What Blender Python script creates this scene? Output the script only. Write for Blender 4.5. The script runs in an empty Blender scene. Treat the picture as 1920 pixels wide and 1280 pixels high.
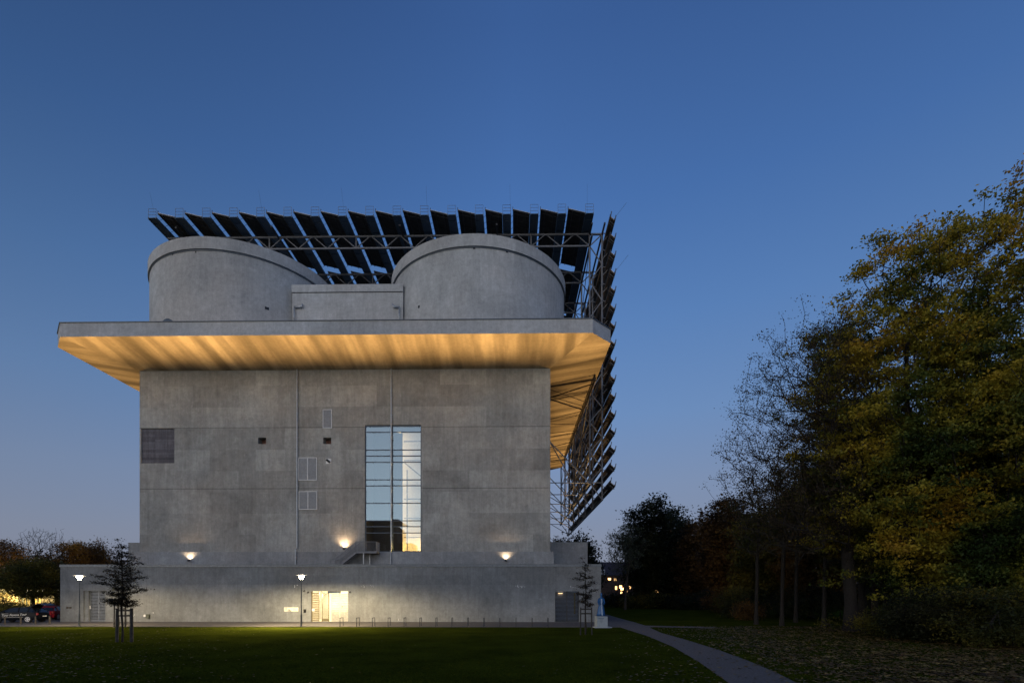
import bpy, bmesh, math, random
import numpy as np
from mathutils import Vector, Matrix

S = bpy.context.scene
COL = S.collection
R = math.radians

# ------------------------------------------------------------------ camera
FPX, PX0, HZ, TH, HC = 972.6, 947.2, 1113.65, 0.0148, 2.72
cd = bpy.data.cameras.new("camera")
cam = bpy.data.objects.new("camera", cd)
COL.objects.link(cam)
cam.location = (0, 0, HC)
cam.rotation_euler = (R(90), 0, TH)
cd.sensor_width = 36
cd.lens = FPX / 1920 * 36
cd.shift_x = (960 - PX0) / 1920
cd.shift_y = (HZ - 640) / 1920
cd.clip_end = 5000
S.camera = cam
cT, sT = math.cos(TH), math.sin(TH)


def at(px, py, Y):
    """world point on the plane Y seen at a pixel of the 1920 px photo"""
    u = (px - PX0) / FPX
    X = Y * (u * cT - sT) / (cT + u * sT)
    d = -X * sT + Y * cT
    return Vector((X, Y, HC + (HZ - py) / FPX * d))


def gp(px, py):
    """ground point seen at a pixel"""
    d = FPX * HC / (py - HZ)
    r = d * (px - PX0) / FPX
    return Vector((r * cT - d * sT, r * sT + d * cT, 0))


# ------------------------------------------------------------------ sky, light, exposure
SUN_EL, SUN_ROT = 1.2, 152.0
w = bpy.data.worlds.new("World")
S.world = w
w.use_nodes = True
nt = w.node_tree
bg = nt.nodes['Background']
sky = nt.nodes.new('ShaderNodeTexSky')
sky.sky_type = 'NISHITA'
sky.sun_disc = False
sky.sun_elevation = R(SUN_EL)
sky.sun_rotation = R(SUN_ROT)
sky.ozone_density = 3.0
sky.air_density = 1.0
sky.dust_density = 0.6
# dusk gradient by elevation, the after-glow behind the camera, and a share of the physical sky on top
tc = nt.nodes.new('ShaderNodeTexCoord')
sp = nt.nodes.new('ShaderNodeSeparateXYZ')
nt.links.new(tc.outputs['Generated'], sp.inputs[0])
cr = nt.nodes.new('ShaderNodeValToRGB')
nt.links.new(sp.outputs[2], cr.inputs['Fac'])
stops = [(0.0, (.200, .225, .305)), (.10, (.215, .250, .355)), (.20, (.195, .262, .415)), (.32, (.146, .256, .482)), (.46, (.098, .212, .468)),
         (.60, (.061, .154, .398)), (.74, (.040, .104, .292)), (1.0, (.026, .073, .212))]
el_ = cr.color_ramp.elements
el_[0].position, el_[0].color = stops[0][0], (*stops[0][1], 1)
el_[1].position, el_[1].color = stops[-1][0], (*stops[-1][1], 1)
for p_, c_ in stops[1:-1]:
    q_ = el_.new(p_)
    q_.color = (*c_, 1)


def wm(op, a, b=None):
    x = nt.nodes.new('ShaderNodeMath')
    x.operation = op
    for i_, v_ in enumerate((a, b)):
        if v_ is None:
            continue
        if isinstance(v_, (int, float)):
            x.inputs[i_].default_value = v_
        else:
            nt.links.new(v_, x.inputs[i_])
    return x.outputs[0]


gz = R(-28)     # after-glow azimuth: behind the camera, a little to its left
dt = wm('ADD', wm('MULTIPLY', sp.outputs[0], -math.sin(R(28))), wm('MULTIPLY', sp.outputs[1], -math.cos(R(28))))
gl = wm('POWER', wm('MAXIMUM', dt, 0.0), 1.4)
fall = wm('POWER', wm('SUBTRACT', 1.0, wm('MAXIMUM', sp.outputs[2], 0.0)), 2.7)
gl = wm('MULTIPLY', gl, fall)
GLOW = (1.76, 1.76, 1.60)
gc = nt.nodes.new('ShaderNodeVectorMath')
gc.operation = 'SCALE'
gc.inputs[0].default_value = GLOW
nt.links.new(gl, gc.inputs['Scale'])
side = wm('SUBTRACT', 1.0, wm('MULTIPLY', wm('MAXIMUM', sp.outputs[2], 0.0), wm('MAXIMUM', wm('MULTIPLY', sp.outputs[0], -1.25), wm('MULTIPLY', sp.outputs[0], .30))))
sd_ = nt.nodes.new('ShaderNodeVectorMath')
sd_.operation = 'SCALE'
nt.links.new(cr.outputs['Color'], sd_.inputs[0])
nt.links.new(side, sd_.inputs['Scale'])
ad = nt.nodes.new('ShaderNodeVectorMath')
ad.operation = 'ADD'
nt.links.new(sd_.outputs[0], ad.inputs[0])
nt.links.new(gc.outputs[0], ad.inputs[1])
sc_ = nt.nodes.new('ShaderNodeVectorMath')
sc_.operation = 'SCALE'
sc_.inputs['Scale'].default_value = .03
nt.links.new(sky.outputs[0], sc_.inputs[0])
ad2 = nt.nodes.new('ShaderNodeVectorMath')
ad2.operation = 'ADD'
nt.links.new(ad.outputs[0], ad2.inputs[0])
nt.links.new(sc_.outputs[0], ad2.inputs[1])
nt.links.new(ad2.outputs[0], bg.inputs[0])
bg.inputs[1].default_value = 0.34
sl = bpy.data.lights.new("sun", 'SUN')
sl.energy = 0.12
sl.angle = R(40)
sl.color = (1, .72, .55)
so = bpy.data.objects.new("sun", sl)
COL.objects.link(so)
az = R(180 - SUN_ROT)
so.rotation_euler = (R(90 - 8), 0, R(-28))
S.view_settings.view_transform = 'Standard'
S.view_settings.look = 'None'
S.view_settings.exposure = 1.55
S.view_settings.gamma = 1
S.render.engine = 'CYCLES'
try:
    S.cycles.use_denoising = True
    S.cycles.max_bounces = 6
    S.cycles.transparent_max_bounces = 12
    S.cycles.sample_clamp_indirect = 4
    S.cycles.caustics_reflective = False
    S.cycles.caustics_refractive = False
except Exception:
    pass


# ------------------------------------------------------------------ materials
def new_mat(name):
    m = bpy.data.materials.new(name)
    m.use_nodes = True
    n = m.node_tree
    return m, n, n.nodes['Principled BSDF']


def N(n, t, **kw):
    x = n.nodes.new(t)
    for k, v in kw.items():
        setattr(x, k, v)
    return x


def plain(name, col, rough=.6, metal=0., noise=.12, scale=6., bump=0.):
    m, n, b = new_mat(name)
    b.inputs['Roughness'].default_value = rough
    b.inputs['Metallic'].default_value = metal
    geo = N(n, 'ShaderNodeNewGeometry')
    nz = N(n, 'ShaderNodeTexNoise')
    nz.inputs['Scale'].default_value = scale
    nz.inputs['Detail'].default_value = 5
    n.links.new(geo.outputs['Position'], nz.inputs['Vector'])
    r = N(n, 'ShaderNodeValToRGB')
    c = np.array(col)
    r.color_ramp.elements[0].position = .3
    r.color_ramp.elements[1].position = .7
    r.color_ramp.elements[0].color = (*np.clip(c * (1 - noise * 1.6), 0, 1), 1)
    r.color_ramp.elements[1].color = (*np.clip(c * (1 + noise * 1.6), 0, 1), 1)
    n.links.new(nz.outputs['Fac'], r.inputs['Fac'])
    n.links.new(r.outputs['Color'], b.inputs['Base Color'])
    if bump:
        bp = N(n, 'ShaderNodeBump')
        bp.inputs['Strength'].default_value = bump
        bp.inputs['Distance'].default_value = .03
        n.links.new(nz.outputs['Fac'], bp.inputs['Height'])
        n.links.new(bp.outputs['Normal'], b.inputs['Normal'])
    return m


def emis(name, col, strength):
    m, n, b = new_mat(name)
    b.inputs['Base Color'].default_value = (*col, 1)
    b.inputs['Emission Color'].default_value = (*col, 1)
    b.inputs['Emission Strength'].default_value = strength
    return m


def math_(n, op, a, b=None, c=None):
    x = N(n, 'ShaderNodeMath', operation=op)
    for i, v in enumerate((a, b, c)):
        if v is None:
            continue
        if isinstance(v, (int, float)):
            x.inputs[i].default_value = v
        else:
            n.links.new(v, x.inputs[i])
    return x.outputs[0]


def noise(n, vec, scale, detail=4, rough=.55, dist=0.):
    x = N(n, 'ShaderNodeTexNoise')
    x.inputs['Scale'].default_value = scale
    x.inputs['Detail'].default_value = detail
    x.inputs['Roughness'].default_value = rough
    x.inputs['Distortion'].default_value = dist
    n.links.new(vec, x.inputs['Vector'])
    return x.outputs['Fac']


def ramp(n, fac, p0, p1, v0, v1):
    x = N(n, 'ShaderNodeMapRange')
    x.inputs[1].default_value = p0
    x.inputs[2].default_value = p1
    x.inputs[3].default_value = v0
    x.inputs[4].default_value = v1
    n.links.new(fac, x.inputs[0])
    return x.outputs[0]


def concrete(name, base, panel=(5.2, 2.35), joints=(), streak=.20, warm=0., ptone=.10, blotch=.22, seed=0., pale=False, steps=()):
    """board-marked, weathered concrete: formwork fields, vertical run-off streaks, blotches, pour joints"""
    m, n, b = new_mat(name)
    b.inputs['Roughness'].default_value = .88
    b.inputs['Specular IOR Level'].default_value = .25
    geo = N(n, 'ShaderNodeNewGeometry')
    sep = N(n, 'ShaderNodeSeparateXYZ')
    n.links.new(geo.outputs['Position'], sep.inputs[0])
    u = math_(n, 'ADD', sep.outputs[0], math_(n, 'MULTIPLY', sep.outputs[1], 1.0))
    u = math_(n, 'ADD', u, seed)
    z = sep.outputs[2]
    cv = N(n, 'ShaderNodeCombineXYZ')
    n.links.new(u, cv.inputs[0])
    n.links.new(z, cv.inputs[1])
    vec = cv.outputs[0]
    # formwork fields of slightly different tone
    br = N(n, 'ShaderNodeTexBrick')
    br.offset = .37
    br.inputs['Scale'].default_value = 1
    br.inputs['Brick Width'].default_value = panel[0]
    br.inputs['Row Height'].default_value = panel[1]
    br.inputs['Mortar Size'].default_value = .012
    br.inputs['Mortar Smooth'].default_value = .3
    br.inputs['Color1'].default_value = (0, 0, 0, 1)
    br.inputs['Color2'].default_value = (1, 1, 1, 1)
    br.inputs['Mortar'].default_value = (.2, .2, .2, 1)
    wob = N(n, 'ShaderNodeTexNoise')
    wob.inputs['Scale'].default_value = 1.3
    wob.inputs['Detail'].default_value = 3
    n.links.new(vec, wob.inputs['Vector'])
    wv = N(n, 'ShaderNodeVectorMath', operation='MULTIPLY_ADD')
    wv.inputs[1].default_value = (.16, .06, 0)
    n.links.new(wob.outputs['Color'], wv.inputs[0])
    n.links.new(vec, wv.inputs[2])
    n.links.new(wv.outputs[0], br.inputs['Vector'])
    pt = ramp(n, br.outputs['Color'], 0, 1, 1 - ptone, 1 + ptone)
    # streaks
    st = N(n, 'ShaderNodeCombineXYZ')
    n.links.new(math_(n, 'MULTIPLY', u, 2.4), st.inputs[0])
    n.links.new(math_(n, 'MULTIPLY', z, .22), st.inputs[1])
    s1 = ramp(n, noise(n, st.outputs[0], 1.0, 6, .65), .3, .7, 1 - streak, 1 + streak)
    st2 = N(n, 'ShaderNodeCombineXYZ')
    n.links.new(math_(n, 'MULTIPLY', u, 7.), st2.inputs[0])
    n.links.new(math_(n, 'MULTIPLY', z, .8), st2.inputs[1])
    s2 = ramp(n, noise(n, st2.outputs[0], 1.0, 4, .6), .3, .7, 1 - streak * .45, 1 + streak * .45)
    bl = ramp(n, noise(n, geo.outputs['Position'], .16, 7, .6, .6), .32, .68, 1 - blotch, 1 + blotch)
    b2 = ramp(n, noise(n, geo.outputs['Position'], .9, 6, .7), .3, .7, .92, 1.08)
    f1 = ramp(n, noise(n, geo.outputs['Position'], 7, 5, .7), .3, .7, .93, 1.07)
    fac = math_(n, 'MULTIPLY', pt, s1)
    f2 = ramp(n, noise(n, geo.outputs['Position'], 2.3, 8, .8), .32, .68, .83, 1.17)
    for q in (s2, bl, b2, f1, f2):
        fac = math_(n, 'MULTIPLY', fac, q)
    for (jz, jf) in steps:
        fac = math_(n, 'MULTIPLY', fac, ramp(n, math_(n, 'ADD', z, math_(n, 'MULTIPLY', wob.outputs['Fac'], .12)), jz + .05, jz + .08, 1., jf))
    for jz in joints:
        d = math_(n, 'ABSOLUTE', math_(n, 'SUBTRACT', z, jz))
        fac = math_(n, 'MULTIPLY', fac, ramp(n, d, .015, .05, .45, 1.))
    if pale:
        # lime run-off below the vents and the slots, and a darker damp edge beside it
        for (xa, za, wd_, ln) in ((-19.2, 19.6, .95, 12), (-34.5, 19.0, .5, 7), (-6, 13, .9, 6), (-12.5, 25, .6, 5), (-28, 26, .8, 4)):
            dx = math_(n, 'ABSOLUTE', math_(n, 'SUBTRACT', math_(n, 'ADD', sep.outputs[0], math_(n, 'MULTIPLY', wob.outputs['Fac'], .5)), xa + .25))
            inx = ramp(n, dx, wd_ * .55, wd_ * 1.1, 1., 0.)
            inz = math_(n, 'MULTIPLY', ramp(n, z, za - .5, za, 1., 0.), ramp(n, z, za - ln, za - ln * .3, 0., 1.))
            fac = math_(n, 'MULTIPLY', fac, math_(n, 'ADD', 1., math_(n, 'MULTIPLY', math_(n, 'MULTIPLY', inx, inz), .24 if xa == -19.2 else .10)))
    # pale efflorescence veins
    v = N(n, 'ShaderNodeTexNoise')
    v.inputs['Scale'].default_value = .35
    v.inputs['Detail'].default_value = 8
    v.inputs['Roughness'].default_value = .7
    n.links.new(geo.outputs['Position'], v.inputs['Vector'])
    vd = math_(n, 'ABSOLUTE', math_(n, 'SUBTRACT', v.outputs['Fac'], .5))
    fac = math_(n, 'MULTIPLY', fac, ramp(n, vd, 0, .012, 1.13, 1.))
    mx = N(n, 'ShaderNodeVectorMath', operation='SCALE')
    mx.inputs[0].default_value = (base[0], base[1], base[2])
    n.links.new(fac, mx.inputs['Scale'])
    # slight hue drift
    hu = N(n, 'ShaderNodeMix', data_type='RGBA', blend_type='MULTIPLY')
    hu.inputs[0].default_value = 1
    cr = N(n, 'ShaderNodeValToRGB')
    cr.color_ramp.elements[0].position = .35
    cr.color_ramp.elements[1].position = .65
    cr.color_ramp.elements[0].color = (1.0, .97, .93, 1)
    cr.color_ramp.elements[1].color = (.94, .98, 1.0, 1)
    n.links.new(noise(n, geo.outputs['Position'], .12, 3), cr.inputs['Fac'])
    n.links.new(mx.outputs[0], hu.inputs[6])
    n.links.new(cr.outputs['Color'], hu.inputs[7])
    n.links.new(hu.outputs[2], b.inputs['Base Color'])
    bp = N(n, 'ShaderNodeBump')
    bp.inputs['Strength'].default_value = .35
    bp.inputs['Distance'].default_value = .02
    n.links.new(noise(n, geo.outputs['Position'], 9, 6, .7), bp.inputs['Height'])
    n.links.new(bp.outputs['Normal'], b.inputs['Normal'])
    return m


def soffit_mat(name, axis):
    """rough underside of the gallery, stains and shadow streaks painted as dark bands out from the wall"""
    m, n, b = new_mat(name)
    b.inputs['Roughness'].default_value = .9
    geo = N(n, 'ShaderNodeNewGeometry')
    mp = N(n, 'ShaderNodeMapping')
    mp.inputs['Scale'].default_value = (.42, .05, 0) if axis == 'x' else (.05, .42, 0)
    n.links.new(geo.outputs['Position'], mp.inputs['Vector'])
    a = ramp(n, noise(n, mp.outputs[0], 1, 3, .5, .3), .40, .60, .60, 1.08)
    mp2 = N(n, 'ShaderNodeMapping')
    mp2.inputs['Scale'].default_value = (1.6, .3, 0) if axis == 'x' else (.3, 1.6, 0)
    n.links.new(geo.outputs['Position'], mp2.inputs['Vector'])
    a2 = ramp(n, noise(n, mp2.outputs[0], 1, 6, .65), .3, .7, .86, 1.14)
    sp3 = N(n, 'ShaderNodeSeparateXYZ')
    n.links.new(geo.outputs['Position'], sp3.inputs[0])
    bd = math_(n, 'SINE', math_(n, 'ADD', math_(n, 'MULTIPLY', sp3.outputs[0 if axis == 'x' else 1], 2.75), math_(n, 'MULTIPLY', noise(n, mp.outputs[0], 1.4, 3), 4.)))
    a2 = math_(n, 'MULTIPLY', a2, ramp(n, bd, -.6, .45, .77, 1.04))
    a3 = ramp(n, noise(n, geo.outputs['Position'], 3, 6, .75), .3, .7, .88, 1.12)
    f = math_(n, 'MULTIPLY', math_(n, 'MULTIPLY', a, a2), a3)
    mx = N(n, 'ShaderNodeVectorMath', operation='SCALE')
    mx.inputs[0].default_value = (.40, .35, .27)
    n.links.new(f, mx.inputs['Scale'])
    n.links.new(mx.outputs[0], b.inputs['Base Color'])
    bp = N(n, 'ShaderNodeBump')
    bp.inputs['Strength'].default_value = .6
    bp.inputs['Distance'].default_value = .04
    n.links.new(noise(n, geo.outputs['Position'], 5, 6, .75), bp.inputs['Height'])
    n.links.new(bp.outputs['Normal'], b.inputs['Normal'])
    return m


def leaf_mat(name, cols, scale=.35, trans=.25, zk=0.):
    """foliage: patches of different leaf colour through the crown plus leaf-to-leaf variation"""
    m, n, b = new_mat(name)
    b.inputs['Roughness'].default_value = .6
    b.inputs['Specular IOR Level'].default_value = .2
    geo = N(n, 'ShaderNodeNewGeometry')
    a = noise(n, geo.outputs['Position'], scale, 3, .5)
    c = noise(n, geo.outputs['Position'], 5.0, 2, .5)
    f = math_(n, 'ADD', math_(n, 'MULTIPLY', a, .85), math_(n, 'MULTIPLY', c, .15))
    if zk:
        sz = N(n, 'ShaderNodeSeparateXYZ')
        n.links.new(geo.outputs['Position'], sz.inputs[0])
        f = math_(n, 'ADD', f, math_(n, 'MULTIPLY', math_(n, 'SUBTRACT', sz.outputs[2], 14.), zk))
    r = N(n, 'ShaderNodeValToRGB')
    el = r.color_ramp.elements
    k = len(cols)
    el[0].position = .36
    el[0].color = (*cols[0], 1)
    el[1].position = .64
    el[1].color = (*cols[-1], 1)
    for i in range(1, k - 1):
        e = el.new(.36 + .28 * i / (k - 1))
        e.color = (*cols[i], 1)
    n.links.new(f, r.inputs['Fac'])
    n.links.new(r.outputs['Color'], b.inputs['Base Color'])
    tr = N(n, 'ShaderNodeBsdfTranslucent')
    n.links.new(r.outputs['Color'], tr.inputs['Color'])
    mix = N(n, 'ShaderNodeMixShader')
    mix.inputs[0].default_value = trans
    n.links.new(b.outputs[0], mix.inputs[1])
    n.links.new(tr.outputs[0], mix.inputs[2])
    n.links.new(mix.outputs[0], n.nodes['Material Output'].inputs['Surface'])
    return m


M = {}
CB = (.312, .310, .294)
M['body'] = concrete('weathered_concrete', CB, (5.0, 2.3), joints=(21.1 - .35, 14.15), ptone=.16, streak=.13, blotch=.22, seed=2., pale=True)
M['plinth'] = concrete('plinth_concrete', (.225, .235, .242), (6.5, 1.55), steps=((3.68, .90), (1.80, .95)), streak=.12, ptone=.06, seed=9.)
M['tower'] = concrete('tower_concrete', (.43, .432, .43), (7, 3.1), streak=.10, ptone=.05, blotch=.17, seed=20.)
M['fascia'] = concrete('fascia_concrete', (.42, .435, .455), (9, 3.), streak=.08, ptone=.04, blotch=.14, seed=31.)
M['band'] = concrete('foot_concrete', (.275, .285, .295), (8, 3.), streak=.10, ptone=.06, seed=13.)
M['roofdeck'] = plain('roof_deck', (.12, .12, .12), .9)
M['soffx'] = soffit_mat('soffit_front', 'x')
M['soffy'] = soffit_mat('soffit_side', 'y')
M['dark_conc'] = concrete('old_dark_concrete', (.115, .110, .125), (5, .28), streak=.25, ptone=.22, seed=3.)
M['steel'] = plain('galvanised_steel', (.15, .16, .18), .5, .25, .1)
M['steel_dark'] = plain('dark_steel', (.05, .055, .065), .5, .3)
M['zinc'] = plain('zinc_pipe', (.38, .41, .44), .4, .5, .08)
M['coping'] = plain('coping_sheet', (.10, .12, .14), .4, .4)
M['panel_back'] = plain('panel_backsheet', (.02, .018, .016), .6, 0, .5, 2.)
M['panel_glass'] = plain('panel_glass', (.02, .03, .06), .12)
M['panel_edge'] = plain('panel_edge', (.5, .52, .55), .35, .3)
M['walk'] = plain('walkway_underside', (.085, .13, .18), .5, .0, .2)
M['louvre'] = plain('louvre_metal', (.22, .24, .265), .45, .4, .06)
M['louvre_frame'] = plain('louvre_frame', (.42, .44, .46), .4, .3, .05)
M['frame_dark'] = plain('window_frame', (.05, .07, .10), .4, .4)
M['red_in'] = plain('opening_lining', (.26, .13, .10), .9)
M['white'] = plain('white_plate', (.75, .75, .74), .4)
M['black'] = plain('black_paint', (.012, .012, .014), .3)
M['bark'] = plain('bark', (.055, .045, .035), .95, 0, .35, 9., .6)
M['bark_dark'] = plain('dark_bark', (.017, .014, .012), .95, 0, .3, 9., .6)
M['wood'] = plain('stake_wood', (.040, .036, .032), .9, 0, .25, 7.)
M['asphalt'] = plain('asphalt', (.085, .08, .08), .9, 0, .16, 4., .2)
M['gravel'] = plain('gravel_path', (.122, .102, .094), .95, 0, .28, 14., .4)
M['white_room'] = plain('room_wall', (.8, .76, .66), .8, 0, .04)


def glass_mat(name, refl, tint=(.9, .95, 1.), rough=.0):
    m, n, b = new_mat(name)
    n.nodes.remove(b)
    g = N(n, 'ShaderNodeBsdfGlossy')
    g.inputs['Roughness'].default_value = rough
    g.inputs['Color'].default_value = (*tint, 1)
    t = N(n, 'ShaderNodeBsdfTransparent')
    t.inputs['Color'].default_value = (.93, .95, .95, 1)
    x = N(n, 'ShaderNodeMixShader')
    x.inputs[0].default_value = refl
    n.links.new(t.outputs[0], x.inputs[1])
    n.links.new(g.outputs[0], x.inputs[2])
    n.links.new(x.outputs[0], n.nodes['Material Output'].inputs['Surface'])
    return m


M['glass'] = glass_mat('window_glass', .21, (.50, .76, 1.))
M['glass_clear'] = glass_mat('door_glass', .12)
M['glass_car'] = plain('car_glass', (.012, .018, .030), .15)
M['glass_car'].node_tree.nodes['Principled BSDF'].inputs['Specular IOR Level'].default_value = .3


# ------------------------------------------------------------------ mesh helpers
class MB:
    """collects shapes and links them as one mesh object"""

    def __init__(s):
        s.v, s.f, s.m = [], [], []

    def add(s, vs, fs, mi=0):
        o = len(s.v)
        s.v.extend([tuple(v) for v in vs])
        s.f.extend([tuple(i + o for i in f) for f in fs])
        s.m.extend([mi] * len(fs))

    def box(s, x0, x1, y0, y1, z0, z1, mi=0):
        s.add([(x0, y0, z0), (x1, y0, z0), (x1, y1, z0), (x0, y1, z0), (x0, y0, z1), (x1, y0, z1), (x1, y1, z1), (x0, y1, z1)],
              [(0, 3, 2, 1), (4, 5, 6, 7), (0, 1, 5, 4), (1, 2, 6, 5), (2, 3, 7, 6), (3, 0, 4, 7)], mi)

    def quad(s, a, b, c, d, mi=0):
        s.add([a, b, c, d], [(0, 1, 2, 3)], mi)

    def bar(s, a, b, w, h=None, mi=0, up=(0, 0, 1)):
        """rectangular bar from a to b"""
        a, b = Vector(a), Vector(b)
        h = h or w
        d = (b - a)
        if d.length < 1e-6:
            return
        d.normalize()
        u = Vector(up)
        if abs(d.dot(u)) > .98:
            u = Vector((0, 1, 0))
        r = d.cross(u).normalized()
        u = r.cross(d).normalized()
        vs = []
        for p in (a, b):
            for (i, j) in ((-1, -1), (1, -1), (1, 1), (-1, 1)):
                vs.append(p + r * (i * w / 2) + u * (j * h / 2))
        s.add(vs, [(0, 1, 2, 3), (7, 6, 5, 4), (0, 4, 5, 1), (1, 5, 6, 2), (2, 6, 7, 3), (3, 7, 4, 0)], mi)

    def tube(s, pts, rad, n=6, mi=0, cap=True):
        pts = [Vector(p) for p in pts]
        if not hasattr(rad, '__len__'):
            rad = [rad] * len(pts)
        rings = []
        prev = None
        for i, p in enumerate(pts):
            d = (pts[min(i + 1, len(pts) - 1)] - pts[max(i - 1, 0)]).normalized()
            ref = prev if prev is not None else (Vector((0, 0, 1)) if abs(d.z) < .9 else Vector((1, 0, 0)))
            r = (ref - d * ref.dot(d))
            if r.length < 1e-4:
                r = d.orthogonal()
            r.normalize()
            prev = r
            q = d.cross(r)
            rings.append([p + (r * math.cos(2 * math.pi * k / n) + q * math.sin(2 * math.pi * k / n)) * rad[i] for k in range(n)])
        vs = [v for r_ in rings for v in r_]
        fs = []
        for i in range(len(pts) - 1):
            for k in range(n):
                a = i * n + k
                b_ = i * n + (k + 1) % n
                fs.append((a, b_, b_ + n, a + n))
        if cap:
            fs.append(tuple(range(n - 1, -1, -1)))
            fs.append(tuple((len(pts) - 1) * n + k for k in range(n)))
        s.add(vs, fs, mi)

    def lathe(s, prof, c=(0, 0), n=32, mi=0):
        vs, fs = [], []
        for (r, z) in prof:
            for k in range(n):
                a = 2 * math.pi * k / n
                vs.append((c[0] + r * math.cos(a), c[1] + r * math.sin(a), z))
        for i in range(len(prof) - 1):
            for k in range(n):
                a = i * n + k
                b_ = i * n + (k + 1) % n
                fs.append((a, b_, b_ + n, a + n))
        s.add(vs, fs, mi)

    def loft(s, rings, mi=0, cap=True):
        n = len(rings[0])
        vs = [v for r_ in rings for v in r_]
        fs = []
        for i in range(len(rings) - 1):
            for k in range(n):
                a = i * n + k
                b_ = i * n + (k + 1) % n
                fs.append((a, b_, b_ + n, a + n))
        if cap:
            fs.append(tuple(range(n - 1, -1, -1)))
            fs.append(tuple((len(rings) - 1) * n + k for k in range(n)))
        s.add(vs, fs, mi)

    def build(s, name, mat, parent=None, smooth=False, bevel=0.):
        me = bpy.data.meshes.new(name)
        me.from_pydata([tuple(v) for v in s.v], [], s.f)
        mats = mat if isinstance(mat, (list, tuple)) else [mat]
        for q in mats:
            me.materials.append(q)
        if len(mats) > 1:
            me.polygons.foreach_set('material_index', s.m)
        if smooth:
            me.polygons.foreach_set('use_smooth', [True] * len(me.polygons))
        me.update()
        o = bpy.data.objects.new(name, me)
        COL.objects.link(o)
        if parent is not None:
            o.parent = parent
            o.matrix_parent_inverse = Matrix.Identity(4)
        if bevel:
            b = o.modifiers.new('bevel', 'BEVEL')
            b.width = bevel
            b.segments = 2
            b.limit_method = 'ANGLE'
        return o


def tag(o, label=None, cat=None, group=None, kind=None):
    if label:
        o['label'] = label
    if cat:
        o['category'] = cat
    if group:
        o['group'] = group
    if kind:
        o['kind'] = kind
    return o


def thing(name, label, cat, loc=(0, 0, 0), rz=0., group=None):
    o = bpy.data.objects.new(name, None)
    o.empty_display_size = .2
    COL.objects.link(o)
    o.location = loc
    o.rotation_euler = (0, 0, rz)
    return tag(o, label, cat, group)


def copy_tree(o, parent=None):
    c = o.copy()
    COL.objects.link(c)
    c.parent = parent
    for ch in [x for x in o.children]:
        copy_tree(ch, c)
    return c


def lamp(name, kind, loc, energy, col, parent=None, size=.1, target=None, spot=60, blend=.5):
    l = bpy.data.lights.new(name, kind)
    l.energy = energy
    l.color = col
    if kind == 'AREA':
        l.size = size
    else:
        l.shadow_soft_size = size
    if kind == 'SPOT':
        l.spot_size = R(spot)
        l.spot_blend = blend
    o = bpy.data.objects.new(name, l)
    COL.objects.link(o)
    o.location = loc
    if target is not None:
        d = Vector(target) - Vector(loc)
        o.rotation_euler = d.to_track_quat('-Z', 'Y').to_euler()
    if parent is not None:
        o.parent = parent
    return o


def wall_holes(mb, x0, x1, z0, z1, y, holes, mi=0, ydir=1):
    """front face at y with rectangular openings; each hole = (hx0,hx1,hz0,hz1,depth) gets reveals"""
    xs = sorted({x0, x1, *[h[0] for h in holes], *[h[1] for h in holes]})
    zs = sorted({z0, z1, *[h[2] for h in holes], *[h[3] for h in holes]})
    for i in range(len(xs) - 1):
        for j in range(len(zs) - 1):
            cx, cz = (xs[i] + xs[i + 1]) / 2, (zs[j] + zs[j + 1]) / 2
            if any(h[0] < cx < h[1] and h[2] < cz < h[3] for h in holes):
                continue
            mb.quad((xs[i], y, zs[j]), (xs[i + 1], y, zs[j]), (xs[i + 1], y, zs[j + 1]), (xs[i], y, zs[j + 1]), mi)
    for (a, b, c, d, dp) in holes:
        yb = y + dp
        mb.quad((a, y, c), (a, y, d), (a, yb, d), (a, yb, c), mi)
        mb.quad((b, y, c), (b, yb, c), (b, yb, d), (b, y, d), mi)
        mb.quad((a, y, d), (b, y, d), (b, yb, d), (a, yb, d), mi)
        mb.quad((a, y, c), (a, yb, c), (b, yb, c), (b, y, c), mi)


# ------------------------------------------------------------------ ground
def flat(name, pts, z, mat, kind='structure'):
    me = bpy.data.meshes.new(name)
    me.from_pydata([(p[0], p[1], z) for p in pts], [], [tuple(range(len(pts)))])
    me.materials.append(mat)
    o = bpy.data.objects.new(name, me)
    COL.objects.link(o)
    o['kind'] = kind
    return o


def lawn_mat():
    m, n, b = new_mat('lawn')
    b.inputs['Roughness'].default_value = .9
    b.inputs['Specular IOR Level'].default_value = 0.
    geo = N(n, 'ShaderNodeNewGeometry')
    a = noise(n, geo.outputs['Position'], .35, 5, .6)
    c = noise(n, geo.outputs['Position'], 6, 6, .7)
    f = math_(n, 'ADD', math_(n, 'MULTIPLY', a, .5), math_(n, 'MULTIPLY', c, .5))
    r = N(n, 'ShaderNodeValToRGB')
    r.color_ramp.elements[0].position = .35
    r.color_ramp.elements[1].position = .65
    r.color_ramp.elements[0].color = (.022, .029, .004, 1)
    r.color_ramp.elements[1].color = (.058, .072, .007, 1)
    n.links.new(f, r.inputs['Fac'])
    n.links.new(r.outputs['Color'], b.inputs['Base Color'])
    bp = N(n, 'ShaderNodeBump')
    bp.inputs['Strength'].default_value = .8
    bp.inputs['Distance'].default_value = .08
    n.links.new(c, bp.inputs['Height'])
    n.links.new(bp.outputs['Normal'], b.inputs['Normal'])
    return m


M['lawn'] = lawn_mat()
flat('ground', [(-1500, -800), (1500, -800), (1500, 2500), (-1500, 2500)], 0, M['lawn'])
# ------------------------------------------------------------------ bunker dimensions
XM, HW, CH = -18.26, 28.04, 2.10
GX0, GX1, GY0, GY1 = XM - HW, XM + HW, 50.0, 105.0
GZT, GZB, GZW = 29.19, 27.84, 26.95
BX0, BX1, BY0, BY1 = GX0 + 5.76, GX1 - 5.76, 55.76, 99.24
PX_0, PX_1, PY0, PZ = XM - 26.93, XM + 26.93, 51.14, 5.66

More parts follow.
